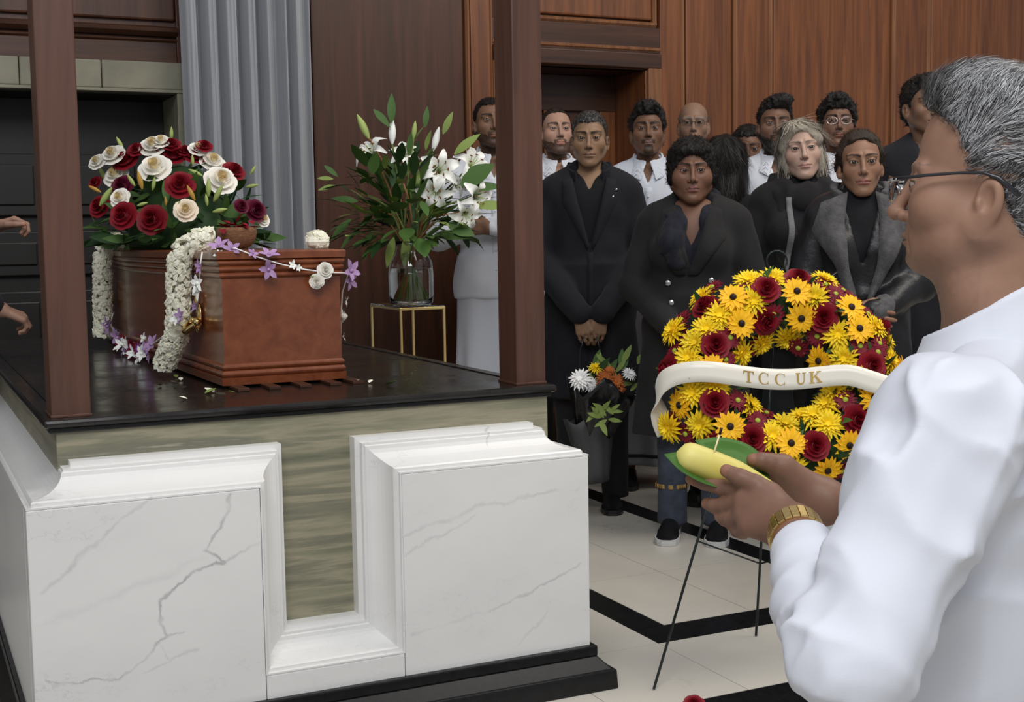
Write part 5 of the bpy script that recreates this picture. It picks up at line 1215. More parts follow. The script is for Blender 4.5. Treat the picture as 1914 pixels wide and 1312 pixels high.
def inner_top(pn, mat, g=.013, turtle=False, lowv=None):
    def f(P):
        d = torso_sdf(P, g, pn.w, pn.dp, pn.bust); d = np.maximum(d, 1.0-P[:, 2])
        if turtle: d = smin(d, cone(P, (0, -.018, 1.44), (0, -.008, 1.53), .066, .060), .02); return np.maximum(d, P[:, 2]-1.528)
        d = smax(d, -cone(P, (0, .012, 1.475), (0, .05, 1.58), .055), .006)
        if lowv: vv = np.maximum(np.maximum(np.abs(P[:, 0])-(P[:, 2]-lowv)*.42, lowv-P[:, 2]), .01-P[:, 1]); d = smax(d, -vv, .005)
        return d
    return pn.garment('inner_top', f, mat, .010, (-.3, -.25, .95), (.3, .3, 1.58))
def stand_collar(pn, mat, r=.078, ht=.055, gap=.30, z0=1.475, th=.006, rough=0):
    def c(P):
        q = P-np.array([0, -.012, z0], np.float32); a = np.arctan2(q[:, 0], q[:, 1]); rr = np.sqrt((q[:, 0]/1.05)**2+q[:, 1]**2); fr = np.cos(a); z = q[:, 2]+.045*np.clip(fr, -.2, 1)
        d = np.maximum(np.abs(rr-(r+.02*np.clip(fr, 0, 1)+z*.12))-th, np.abs(z)-ht); gp = np.abs(a)-gap; return np.maximum(d, -gp*r)*.85
    pn.garment('collar', c, mat, .006, (-.16, -.16, z0-.16), (.16, .18, z0+.12), 1)
def sarong(pn, mat, hem=.10, top=.98, stripe=None, a=.20, b_=.16):
    def f(P): return skirt_sdf(P, hem, top, a*pn.w, b_*pn.dp, .160*pn.w, .118*pn.dp, 9, .012)+folds(P, .008, 4, (10, 10, 2))
    pn.garment('sarong', f, mat, .011, (-.32, -.28, .03), (.32, .28, 1.05)); return f
P_ = {}
# --- bearded man in white by the right post
e = wpt(921, 226, 6.0)
p = Person('bearded man in white shirt and white sarong, arms folded, behind the lilies', e, facecam(e, 4), fp=dict(skin=(.20, .105, .062), beard='full', beard_d=.8, hair=(.007, .004, .012), hl=.006, curl=(.001, 90), nose=1.05), tilt=(6, 0, 6),
           J=[((-.165, -.01, 1.39), (-.245, .03, 1.13), (.03, .175, 1.17)), ((.165, -.01, 1.39), (.245, .03, 1.13), (-.06, .19, 1.20))])
p.head(hands=[dict(arm=1, fd=(-1, .15, .25), pn=(0, -1, -.2), curl=(.3, .4, .3)), dict(arm=0, fd=(1, -.1, .1), pn=(0, -1, 0))]); f_ = shirt_set(p, hem=.86, foldamp=.012)
sf = sarong(p, 'white_sarong'); p.panel('blue_stripe', sf, [(-.052, .84), (-.075, .12)], [(-.034, .84), (-.055, .12)], .003, .003, 'blue_stripe', 24, 3); p.shoes(); P_['white'] = p
q = MB().box((-.036, -.005, -.07), (.036, .005, .07)); ph = q.build('mobile_phone', 'frame_dark', None, bevel=.004)
Rz = Matrix.Rotation(p.rz, 4, 'Z'); ph.location = Vector(p.loc)+Rz@Vector(np.array([-.165, .235, 1.245])*p.S); ph.rotation_euler = (.15, 1.25, p.rz)
tag(ph, 'dark mobile phone held by the bearded man in white', 'phone')
# --- light-skinned bearded man
e = wpt(1044, 242, 6.35)
p = Person('man with dark full beard and receding hair, half hidden by the right post', e, facecam(e, 8), fp=dict(skin=(.42, .25, .18), beard='full', beard_d=.9, hairc=(.02, .012, .008), hair=(.004, .003, .008), hl=.022, curl=(.001, 90), jaw=1.05), tilt=(8, 0, 4))
p.head(hair='hair_brown'); shirt_set(p, h=.011); trousers(p); p.shoes()
# --- man in the long black coat
e = wpt(1101, 258, 5.55)
p = Person('man in a long black coat with hands clasped before him beside the right post', e, facecam(e, 0), fp=dict(skin=(.275, .165, .098), hair=(.006, .004, .008), hl=-.004, curl=(.0012, 110), scalp=.5, jaw=.98, dark_eye=.8, lip=(.24, .12, .09), gaze=(3, 0)), tilt=(-2, 0, -2), J=clasp(1.0, .885, .235), w=1.0)
p.head(.0026, hair='hair_salt', hands=HANDS_DOWN); inner_top(p, 'black_inner', .016, lowv=1.40)
sd = coat_set(p, 'black_coat', .030, .50, 1.16, .26, amp=.010); stand_collar(p, 'black_coat', .084, .042, .55, 1.485)
p.panel('placket', sd, [(-.012, 1.14), (-.010, .55)], [(.012, 1.14), (.014, .55)], .003, .004, 'black_coat', 20, 3)
for sx in (-1, 1): p.panel('lapel', sd, [(sx*.075, 1.46), (sx*.045, 1.33), (sx*.006, 1.17)], [(sx*.115, 1.45), (sx*.118, 1.36), (sx*.012, 1.15)], .008, .006, 'black_coat', 12, 5, .006)
p.button(sd, -.115, 1.405, .007, 'button_silver', .012); p.button(sd, -.10, 1.375, .006, 'button_silver', .012)
trousers(p, 'black_wool'); p.shoes(y=.0, spread=.085); P_['coat'] = p
# --- young man in the pale shirt
e = wpt(1211, 241, 6.05)
p = Person('young man with wavy black hair and goatee in pale shirt and grey sarong', e, facecam(e, 0), fp=dict(skin=(.165, .085, .05), beard='goatee', hair=(.026, .014, .016), curl=(.010, 55), quiff=True, hl=-.004, brow=1.15, lip=(.17, .085, .075)), tilt=(7, 0, 2))
p.head(.003); shirt_set(p, 'pale_shirt'); sf = sarong(p, 'grey_sarong', .11); p.shoes()
p.panel('hem_stripe', sf, [(-.15, .165), (-.15, .150)], [(.15, .165), (.15, .150)], .003, .003, 'black_coat', 3, 14)
# --- bald man with glasses
e = wpt(1296, 230, 6.7)
p = Person('bald elderly man with glasses standing at the panelled wall', e, facecam(e, 0), fp=dict(skin=(.26, .155, .105), hair=(-.006, .004, .006), style='fringe', hl=.05, hairc=(.2, .2, .2), brow=.7), tilt=(2, 0, 0))
p.head(.0034, hair='hair_grey'); p.glasses(); shirt_set(p, 'pale_shirt', h=.012); trousers(p); p.shoes()
# --- woman in the double-breasted coat
e = wpt(1294, 319, 5.0)
p = Person('stout woman in black double-breasted coat with silver buttons and navy scarf', e, facecam(e, -4), fp=dict(skin=(.18, .088, .055), style='afro', fat=.005, jaw=1.04, ears=False, nose=1.12, lip=(.20, .075, .07), gaze=(10, 0), brow=.8, hl=-.006), tilt=(0, 0, 6), J=clasp(1.12, .92, .25), w=1.14, dp=1.16, bust=1)
p.head(.0026, hairh=.0042, hands=HANDS_DOWN); inner_top(p, 'navy_scarf', .014, lowv=1.29)
sd = coat_set(p, 'charcoal', .030, .46, 1.19, .28, hipw=.20, amp=.009)
for sx in (-1, 1): p.panel('lapel', sd, [(sx*.070, 1.47), (sx*.050, 1.34), (sx*.004+.02, 1.17)], [(sx*.125, 1.45), (sx*.150, 1.33), (sx*.05+.02, 1.17)], .009, .006, 'charcoal', 14, 6, .006)
for (x, z) in ((-.085, 1.145), (-.085, 1.055), (.10, 1.135), (.085, 1.05), (.072, .97), (-.085, .96)): p.button(sd, x, z, .0125, 'button_silver', .008)
def sc_(P):
    q = P-np.array([0, .005, 1.455], np.float32); q2 = q.copy(); q2[:, 2] += q[:, 1]*.55; r = np.sqrt((q2[:, 0]/1.08)**2+(q2[:, 1]/.95)**2); tor = np.sqrt((r-.098)**2+(q2[:, 2]/1.3)**2)-.034
    gp = ell(P, (-.006, .12, 1.42), (.040, .10, .085)); tor = smax(tor, -gp, .02)
    d = smin(tor, chain(P, [(.075, .10, 1.40), (.085, .155, 1.31), (.06, .170, 1.22)], [.045, .055, .035], .03), .03); d = smin(d, chain(P, [(-.072, .10, 1.40), (-.055, .14, 1.30)], [.030, .022], .03), .03)
    return d+.006*np.sin(P[:, 0]*75+P[:, 2]*40+3*vnoise(P, 12, 2))
p.garment('scarf', sc_, 'navy_scarf', .007, (-.2, -.2, 1.1), (.2, .28, 1.56))
trousers(p, 'denim', flare=.012); p.shoes(sole='sole_white', spread=.095, y=.02)
tr = p.garment('trouser_hem', lambda P: np.maximum(np.abs(chain(sym(P), [(.10, -.010, .30), (.10, -.015, .06)], [.070, .074], .04)-.004)-.003, np.abs(P[:, 2]-.225)-.014), 'gold_thread', .008, (-.25, -.15, .1), (.25, .15, .3), 0)
q = MB(); q.ball(p.hl((-.084, -.012, -.038)), .006, 8, 6); q.build('earring', 'button_silver', p.root, True)
# --- man half hidden behind the dark hair
e = wpt(1398, 280, 6.35)
p = Person('short dark-haired man with moustache peering out beside the bearded man', e, facecam(e, 0), fp=dict(skin=(.18, .09, .055), beard='full', beard_d=.6, hair=(.02, .01, .012), curl=(.006, 70), hl=-.008), tilt=(4, 0, 0))
p.head(.0036, hairh=.005); shirt_set(p, 'charcoal', h=.012, collar=False, placket=False); trousers(p); p.shoes()
# --- heavily bearded man
e = wpt(1451, 231, 5.95)
p = Person('tall man with heavy black beard in an open white shirt', e, facecam(e, 2), fp=dict(skin=(.17, .088, .055), beard='full', beard_d=.97, hair=(.020, .008, .014), curl=(.007, 60), quiff=True, quiff_x=-.02, hl=-.002, brow=1.2, jaw=1.03), tilt=(3, 0, 4))
p.head(.0028); shirt_set(p, 'white_shirt'); trousers(p); p.shoes()
def bd_(Q):
    X = sym(Q); d = smin(cone(X, (.052, .004, -.050), (.020, .070, -.100), .022, .026), ell(X, (0, .070, -.108), (.036, .030, .030)), .02)
    d = d-.003*vnoise(Q, 110, 3); return smax(d, -ell(X, (0, .090, -.052), (.032, .05, .034)), .008)
V, F = polyg(bd_, (-.10, -.05, -.17), (.10, .13, -.01), .0036); mesh_np('beard', p.hl(V), F, 'hair_black', p.root)
# --- woman with the ash-blonde bob
e = wpt(1500, 278, 5.2)
p = Person('woman with ash-blonde bob in a black jacket and grey edged scarf', e, facecam(e, 10), fp=dict(skin=(.47, .31, .245), style='bob', ears=False, hairc=(.16, .12, .09), brow=.6, nose=.92, lip=(.42, .19, .17), dark_eye=.6, eye=.9, jaw=.97), tilt=(4, 5, -4), J=clasp(.95), w=.95, bust=1)
p.head(.0026, hair='hair_blonde', neck=.046, strands=3200); inner_top(p, 'black_inner', .013, turtle=True); sd = coat_set(p, 'black_wool', .028, .80, 1.10, .22, amp=.010)
def sc2(P):
    q = P-np.array([0, .0, 1.46], np.float32); q2 = q.copy(); q2[:, 2] += q[:, 1]*.4; r = np.sqrt((q2[:, 0]/1.1)**2+q2[:, 1]**2); tor = np.sqrt((r-.092)**2+(q2[:, 2]/1.7)**2)-.034
    d = smin(tor, chain(P, [(-.095, .05, 1.45), (-.085, .085, 1.30), (-.065, .095, 1.15)], [.032, .034, .026], .03), .03); d = smin(d, chain(P, [(.095, .05, 1.44), (.085, .105, 1.28), (.095, .115, 1.08)], [.032, .036, .030], .03), .03)
    return d+.005*np.sin(P[:, 0]*80+3*vnoise(P, 12, 2))
p.garment('scarf', sc2, 'black_wool', .008, (-.2, -.2, .95), (.2, .28, 1.58))
p.panel('scarf_edge', lambda P: np.minimum(sc2(P), sd(P)), [(.055, 1.42), (.050, 1.28), (.075, 1.04)], [(.078, 1.42), (.075, 1.28), (.10, 1.04)], .006, .004, 'grey_scarf', 16, 4)
trousers(p, 'black_wool'); p.shoes()
# --- curly-haired man with glasses
e = wpt(1567, 227, 6.2)
p = Person('curly black-haired man with round glasses at the back row', e, facecam(e, 4), fp=dict(skin=(.19, .10, .065), beard='mous', beard_d=.6, hair=(.030, .022, .02), curl=(.012, 48), quiff=True, hl=-.012, ears=False), tilt=(7, 0, 2))
p.head(.003); p.glasses('button_silver'); shirt_set(p, 'white_shirt', h=.011); trousers(p); p.shoes()
# --- woman in the leather jacket
e = wpt(1611, 303, 4.7)
p = Person('young woman in black leather jacket with wide grey shearling collar, hair pulled back', e, facecam(e, 4), fp=dict(skin=(.27, .145, .09), style='pulled', hl=.014, hair=(.010, .006, .012), curl=(.001, 90), ears=False, brow=.65, nose=.90, lip=(.33, .11, .10), eye=1.1, jaw=.90), tilt=(0, 2, 2), J=clasp(.98, 1.02, .22), w=1.0, bust=.8)
p.head(.0024, hair='hair_brown', neck=.045, strands=1400, hands=[dict(arm=0, fd=(1, .15, -.35), pn=(.1, -1, 0), curl=(.3, .4, .3)), dict(arm=1, fd=(-1, .2, -.30), pn=(-.1, -1, 0), curl=(.3, .5, .3))]); inner_top(p, 'black_inner', .014, turtle=True)
sd = coat_set(p, 'leather', .032, .80, 1.20, .26, amp=.020, seed=9)
p.panel('shearling_lapel', sd, [(-.055, 1.50), (-.070, 1.38), (-.055, 1.20), (-.012, 1.05)], [(-.155, 1.46), (-.185, 1.36), (-.130, 1.23), (-.030, 1.05)], .016, .02, 'grey_wool', 18, 8, .022)
p.panel('shearling_lapel', sd, [(.055, 1.50), (.070, 1.38), (.055, 1.20), (-.006, .98)], [(.160, 1.46), (.200, 1.34), (.105, 1.20), (.045, .98)], .018, .02, 'grey_wool', 18, 8, .022)
stand_collar(p, 'grey_wool', .096, .050, .75, 1.485, .014)
p.panel('zip', sd, [(.060, 1.20), (.150, 1.13)], [(.065, 1.207), (.155, 1.137)], .006, .004, 'button_silver', 8, 3)
p.panel('zip', sd, [(-.030, 1.04), (-.030, .82)], [(-.022, 1.04), (-.022, .82)], .006, .004, 'button_silver', 12, 3)
for j in p.J: 
    a, b_ = np.array(j[1]), np.array(j[2]); c0, c1 = a+(b_-a)*.80, a+(b_-a)*1.0
    p.garment('shearling_cuff', lambda P, c0=c0, c1=c1: cone(P, c0, c1, .049, .045)+.003*vnoise(P, 90, 1), 'grey_wool', .006, np.minimum(c0, c1)-.08, np.maximum(c0, c1)+.08, 0)
trousers(p, 'black_wool'); p.shoes()
# --- dark-clad man behind the foreground head
e = wpt(1738, 196, 5.6)
p = Person('tall dark-clad man mostly hidden behind the grey-haired man', e, facecam(e, 10), fp=dict(skin=(.20, .11, .07), hair=(.022, .010, .014), curl=(.007, 60), quiff=True), tilt=(0, 0, 20))
p.head(.0036, hairh=.005); coat_set(p, 'black_coat', .028, .5, 1.3, .25, h=.012); trousers(p); p.shoes()
# --- woman with long dark hair, turned away
e = wpt(1360, 310, 5.62)
p = Person('person in black with long dark hair, turned away behind the double-breasted coat', e, facecam(e, 150), fp=dict(skin=(.2, .11, .07), style='long', ears=False), tilt=(0, 0, 20))
p.head(.004, hairh=.005, eyes=False); coat_set(p, 'black_wool', .024, .5, 1.4, .2, h=.012); trousers(p, 'black_wool'); p.shoes()
# --- person at the left edge of the slab
e = np.array([.015, 4.80, 1.63])
p = Person('person in a black suit at the left edge, hands over the slab', e, -90, fp=dict(skin=(.36, .21, .15), hair=(.008, .006, .01)), tilt=(-14, 0, 0),
           J=[((-.165, -.01, 1.39), (-.21, .20, 1.14), (-.06, .36, 1.26)), ((.165, -.01, 1.39), (.22, .16, 1.12), (.10, .36, .985))])
p.head(.004, hairh=.005, hands=[dict(arm=0, fd=(.2, 1, .25), pn=(.2, -.25, -1), curl=(.7, 1.0, .8), h=.0042), dict(arm=1, fd=(-.15, 1, -.45), pn=(-.3, -.4, -1), curl=(.7, 1.0, .8), h=.0042)])
coat_set(p, 'black_coat', .024, .78, 1.15, .3, h=.011, sleeve=.86); inner_top(p, 'white_shirt', .012); trousers(p); p.shoes()
# ------------------------------------------------------------------ man in the white shirt, nearest the camera
e = wpt(1762, 347, 1.72)
cloth('fg_shirt', (.70, .72, .79), .75, .02, 3, .05, 400, .1)
FFP = dict(browr=.0035, skin=(.33, .185, .125), hair=(.020, .010, .014), hl=-.010, hairc=(.12, .11, .10), brow=.01, nose=.95, jaw=1.06, fat=.004, curl=(.003, 60), lip=(.26, .15, .12), dark_eye=.8)
fg = Person('grey-haired man with glasses in a white shirt, offering fruit in his hands', e, 38, fp=FFP, tilt=(3, 0, -3), z0=-.33, w=1.10, dp=1.10, hs=1.04)
Rw = np.array(Matrix.Rotation(fg.rz, 3, 'Z'))
def toloc(p): return Rw.T@(np.asarray(p, float)-fg.loc)
def lp(u, v, d): return toloc(wpt(u, v, d))
S_ = fg.S
shL = lp(1770, 800, 1.520); elL = lp(1588, 1235, 1.390); wrL = lp(1484, 990, 1.620)
shR = lp(1800, 740, 1.900); elR = lp(1720, 1120, 1.960); wrR = lp(1545, 940, 1.785)
fg.J = [tuple(x/S_ for x in (shL, elL, wrL)), tuple(x/S_ for x in (shR, elR, wrR))]; fg.Jw = [[shL, elL, wrL], [shR, elR, wrR]]
# hands, joint by joint
def jp(*a): return [lp(*q) for q in a]
left = [('p', [wrL, lp(1404, 915, 1.685)], [.0235, .0140]), ('p', [wrL, lp(1392, 938, 1.680)], [.0235, .0140]), ('p', [wrL, lp(1392, 962, 1.668)], [.0225, .0135]), ('p', [wrL, lp(1402, 985, 1.655)], [.021, .0125]),
        ('p', [lp(1470, 965, 1.650), lp(1440, 925, 1.665)], [.019, .0160]),
        ('f', jp((1404, 915, 1.685), (1350, 911, 1.715), (1316, 902, 1.732), (1292, 895, 1.742)), [.0125, .0108, .0098, .0080]),
        ('f', jp((1392, 938, 1.680), (1356, 945, 1.710), (1335, 945, 1.725), (1322, 941, 1.735)), [.0125, .0110, .0100, .0084]),
        ('f', jp((1392, 962, 1.668), (1368, 972, 1.695), (1356, 970, 1.710), (1347, 966, 1.720)), [.0120, .0106, .0098, .0082]),
        ('f', jp((1402, 985, 1.655), (1388, 994, 1.675), (1378, 992, 1.690), (1370, 986, 1.700)), [.0110, .0095, .0088, .0074]),
        ('f', jp((1440, 925, 1.665), (1412, 905, 1.672), (1384, 893, 1.682), (1358, 880, 1.692)), [.0150, .0125, .0118, .0090])]
right = [('p', [wrR, lp(1440, 890, 1.805)], [.024, .016]), ('p', [wrR, lp(1450, 915, 1.800)], [.024, .016]), ('p', [wrR, lp(1430, 872, 1.810)], [.023, .0145]), ('p', [lp(1520, 920, 1.785), lp(1462, 874, 1.775)], [.021, .0190]),
         ('f', jp((1440, 890, 1.805), (1395, 888, 1.820), (1360, 885, 1.810), (1335, 885, 1.795)), [.0120, .0108, .0098, .0080]),
         ('f', jp((1450, 915, 1.800), (1405, 915, 1.810), (1370, 912, 1.800), (1345, 908, 1.785)), [.0120, .0108, .0098, .0080]),
         ('f', jp((1430, 872, 1.810), (1390, 866, 1.830), (1360, 866, 1.820), (1335, 868, 1.810)), [.0112, .0100, .0092, .0075]),
         ('f', jp((1455, 935, 1.795), (1415, 938, 1.800), (1390, 934, 1.790), (1372, 928, 1.780)), [.0110, .0098, .0088, .0074]),
         ('f', jp((1462, 874, 1.775), (1440, 866, 1.770), (1424, 862, 1.768), (1408, 860, 1.770)), [.0180, .0140, .0120, .0095])]
def hand_mesh(parts, w_, el_, h=.0023):
    st_ = w_+(el_-w_)*.5; arm = lambda P: cone(P, w_, st_, .0275, .034)
    lo, hi = bbox([w_, st_]+[p for t, q, r in parts for p in q], .045); V, F = polyg(lambda P: hand_sdf(P, parts, arm), lo, hi, h); return V, F
sk = np.array(FFP['skin'])
def hand_col(V, parts, palm=0):
    Pf = V.astype(np.float32); C = np.tile(sk*np.array([.66, .62, .62]), (len(V), 1))*(1+.10*vnoise(Pf, 40, 2)+.05*vnoise(Pf, 110, 3))[:, None]
    fs = [x for x in parts if x[0] == 'f']
    for t, q, r in fs:      # darker knuckle skin, pale nail at the end of each finger
        for kx in q[1:3]: m_ = np.exp(-(np.linalg.norm(V-kx, axis=1)/.011)**2); C *= (1-.20*m_)[:, None]
        dm = np.linalg.norm(V-q[-1], axis=1); C[dm < .0105] = C[dm < .0105]*np.array([1.30, 1.18, 1.14])
    return C
nb = np.array([0, -.02, 1.44])*S_; nbl = (fg.Rh.T@(nb-fg.hp))/fg.hs; nbl2 = nbl+np.array([0, .01, -.04])
def fwarp(Q):
    Qw = Q.copy(); z = Q[:, 2]; Qw[:, 2] = np.where(z < -.062, -.062+(z+.062)*1.38, z); return Qw
def fhead(Q):
    Qw = fwarp(Q); d = head_sdf(Qw, FFP)*.85; X = sym(Q); d = smin(d, ell(X, (0, -.014, .054), (.0755, .096, .083)), .01)
    n = cone(Q, (0, -.026, -.050), nbl, .060, .062); n = smin(n, cone(Q, nbl, nbl2, .062, .060), .03); n = smin(n, cone(Q, (0, .050, -.088), (0, -.005, -.135), .026, .040), .03); n = smin(n, chain(X, [(.040, .030, -.080), (.03, .004, -.125)], [.024, .030], .02), .03)
    d = smin(d, n, .024)
    # nasolabial fold, brow furrow, jowl
    d = smin(d, cone(X, (.030, .060, -.074), (.046, .028, -.072), .020, .022), .02)
    d = smax(d, -cone(X, (.0235, .0985, -.044), (.037, .0845, -.078), .0022, .0018), .007)
    d = smax(d, -ell(X, (.0865, -.0125, -.0135), (.0065, .0080, .0130)), .003)
    return d
lo = np.minimum([-.115, -.14, -.16], np.minimum(nbl, nbl2)-.11); hi = np.maximum([.115, .145, .14], np.maximum(nbl, nbl2)+.11); hi[2] = .14
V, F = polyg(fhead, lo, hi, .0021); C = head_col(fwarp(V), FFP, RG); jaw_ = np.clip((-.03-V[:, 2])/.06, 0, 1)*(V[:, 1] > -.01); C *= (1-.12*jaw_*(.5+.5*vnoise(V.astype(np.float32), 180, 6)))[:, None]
parts = [(fg.hl(V), F, C)]
for pr_, w_, el_ in ((left, wrL, elL), (right, wrR, elR)):
    Vh, Fh = hand_mesh(pr_, w_, el_); parts.append((Vh, Fh, hand_col(Vh, pr_)))
def core(P):
    q = P/np.float32(S_); X = sym(q); d = smin(ell(X, (0, 0, 1.22), (.14, .09, .14)), ell(X, (0, 0, 1.0), (.14, .09, .2)), .05); d = smin(d, cone(q, (0, -.02, 1.25), (0, -.01, 1.40), .045), .04); d = np.minimum(d, arm_sdf(q, fg.J, -.018, wr=.8))
    return smin(d, chain(X, [(.085, 0, .92), (.095, .01, .49), (.10, -.02, .09)], [.078, .052, .036], .03), .03)*S_
V2, F2 = polyg(core, np.array([-.45, -.3, .03])*S_, np.array([.45, .6, 1.50])*S_, .02); parts.append((V2, F2, np.tile(sk, (len(V2), 1))))
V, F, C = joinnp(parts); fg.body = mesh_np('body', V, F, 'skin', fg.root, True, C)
for sx in (-1, 1):
    q = MB(); q.ball(fg.hl((sx*.0315, .0757, .0035)), .0132*fg.hs, 14, 10); q.build('eye', 'sclera', fg.root, True)
    q = MB(); q.ball(fg.hl((sx*.0315, .0845, .0020)), .0056*fg.hs, 10, 8); q.build('iris', 'iris', fg.root, True)
# hair: close shell plus combed strands
def fhair(Q):
    X = sym(Q); d = ell(X, (0, -.020, .052), (.0790, .103, .098)); d = smin(d, ell(X, (0, -.055, -.022), (.066, .050, .056)), .02); d = smin(d, ell(X, (0, .030, .122), (.055, .055, .032)), .03)
    d = d-.004*vnoise(Q, (45, 20, 45), 2)-.002*vnoise(Q, (110, 50, 110), 4)
    g = np.interp(Q[:, 2], [-.10, -.06, -.03, -.022, .0, .03, .055, .075, .095, .13], [-.060, -.046, -.036, .002, .014, .020, .022, .034, .060, .3]).astype(np.float32)
    d = smax(d, Q[:, 1]-g+.004*vnoise(Q, 120, 8), .006); return smax(d, -ell(X, (.088, -.013, -.020), (.03, .025, .036)), .008)
V, F = polyg(fhair, (-.12, -.16, -.12), (.12, .13, .19), .0028); hv = V.copy(); hf = F
hair_mat('fg_hair', (.035, .034, .035), (.20, .20, .205)); o = mesh_np('hair', fg.hl(V), F, 'fg_hair', fg.root)
simple('strand_white', (.52, .52, .53), .4); simple('strand_grey', (.20, .20, .205), .4); simple('strand_dark', (.028, .026, .026), .4)
r_ = np.random.default_rng(3); N_ = 24000; fi = r_.integers(0, len(hf), N_); base = hv[hf[fi]].mean(1)+r_.normal(0, .0012, (N_, 3))
eps = .002; fz = lambda a: fhair(a.astype(np.float32)); nr = np.stack([fz(base+np.eye(3)[i]*eps)-fz(base-np.eye(3)[i]*eps) for i in range(3)], 1); nr /= np.linalg.norm(nr, axis=1)[:, None]+1e-9
fld = np.stack([vnoise((base*1.0).astype(np.float32), 22, 20+i) for i in range(3)], 1)
dr = np.stack([base[:, 0]*1.5, -np.ones(N_)*.9, .25+1.2*base[:, 2]/.1*.35*np.ones(N_)], 1)+fld*.9+r_.normal(0, .13, (N_, 3)); dr -= nr*(dr*nr).sum(1)[:, None]; dr /= np.linalg.norm(dr, axis=1)[:, None]+1e-9
L_ = r_.uniform(.009, .024, N_)*np.clip(.45+base[:, 2]/.09, .4, 1.1); sd_ = np.cross(nr, dr); seg = 5; VV = np.zeros((N_, seg+1, 2, 3)); wig = r_.uniform(0, 6, N_)
for k in range(seg+1):
    t = k/seg; c = base+dr*(L_*t)[:, None]+nr*((.0015+.07*L_*math.sin(PI*min(t*.8, 1))-.03*L_*t)[:, None])+sd_*(.10*L_*np.sin(3.2*t+wig)*t)[:, None]; wd_ = .00042*(1-.75*t)
    VV[:, k, 0] = c-sd_*wd_; VV[:, k, 1] = c+sd_*wd_
idx = np.arange(N_)[:, None]*(2*(seg+1)); FF = np.concatenate([np.stack([idx[:, 0]+2*k, idx[:, 0]+2*k+1, idx[:, 0]+2*k+3, idx[:, 0]+2*k+2], 1) for k in range(seg)])
lightness = np.clip(.62+.9*np.clip(base[:, 1]*4+.1, -.5, .5)*(base[:, 2] < .09)-.55*(base[:, 1] > .05)+.35*vnoise(base.astype(np.float32), 30, 9), 0, 1); rnd = r_.random(N_)
mi = np.where(rnd < lightness*.55, 0, np.where(rnd < .40+lightness*.45, 1, 2)); o = mesh_np('hair_strands', fg.hl(VV.reshape(-1, 3)), FF, ['strand_white', 'strand_grey', 'strand_dark'], fg.root, True, fm=np.tile(mi, seg)); tag(o, kind='stuff')
# glasses: rimless lenses with dark temples
gl = MB()
for sx in (-1, 1):
    pts = [(sx*.010, .1125, .012), (sx*.040, .1125, .014), (sx*.060, .107, .012), (sx*.061, .1065, -.008), (sx*.052, .108, -.018), (sx*.030, .111, -.019), (sx*.012, .1125, -.012)]
    a = [fg.hl(p) for p in pts]; b_ = [fg.hl(np.array(p)+np.array([0, .0016, 0])) for p in pts]; k = len(a)
    gl.add(a+b_, [tuple(range(k)), tuple(range(2*k-1, k-1, -1))]+[(i, (i+1) % k, k+(i+1) % k, k+i) for i in range(k)], 1)
    gl.tube([fg.hl(p) for p in ((sx*.058, .108, .006), (sx*.072, .106, .007), (sx*.0765, .095, .009))], .0022, 8, m=2)
    gl.tube([fg.hl(p) for p in ((sx*.0755, .100, .009), (sx*.079, .06, .014), (sx*.0815, .02, .0175), (sx*.083, -.008, .018), (sx*.0835, -.025, .012), (sx*.081, -.05, -.008))], [.0024, .0021, .0019, .0022, .0032, .0036], 8, m=0)
    gl.tube([fg.hl(p) for p in ((sx*.010, .111, .002), (sx*.008, .105, -.006))], .0012, 6, m=2)
gl.tube([fg.hl(p) for p in ((-.010, .113, .008), (0, .116, .010), (.010, .113, .008))], .0012, 6, m=2)
gl.build('glasses', ['frame_dark', 'lens', 'button_silver'], fg.root, True)
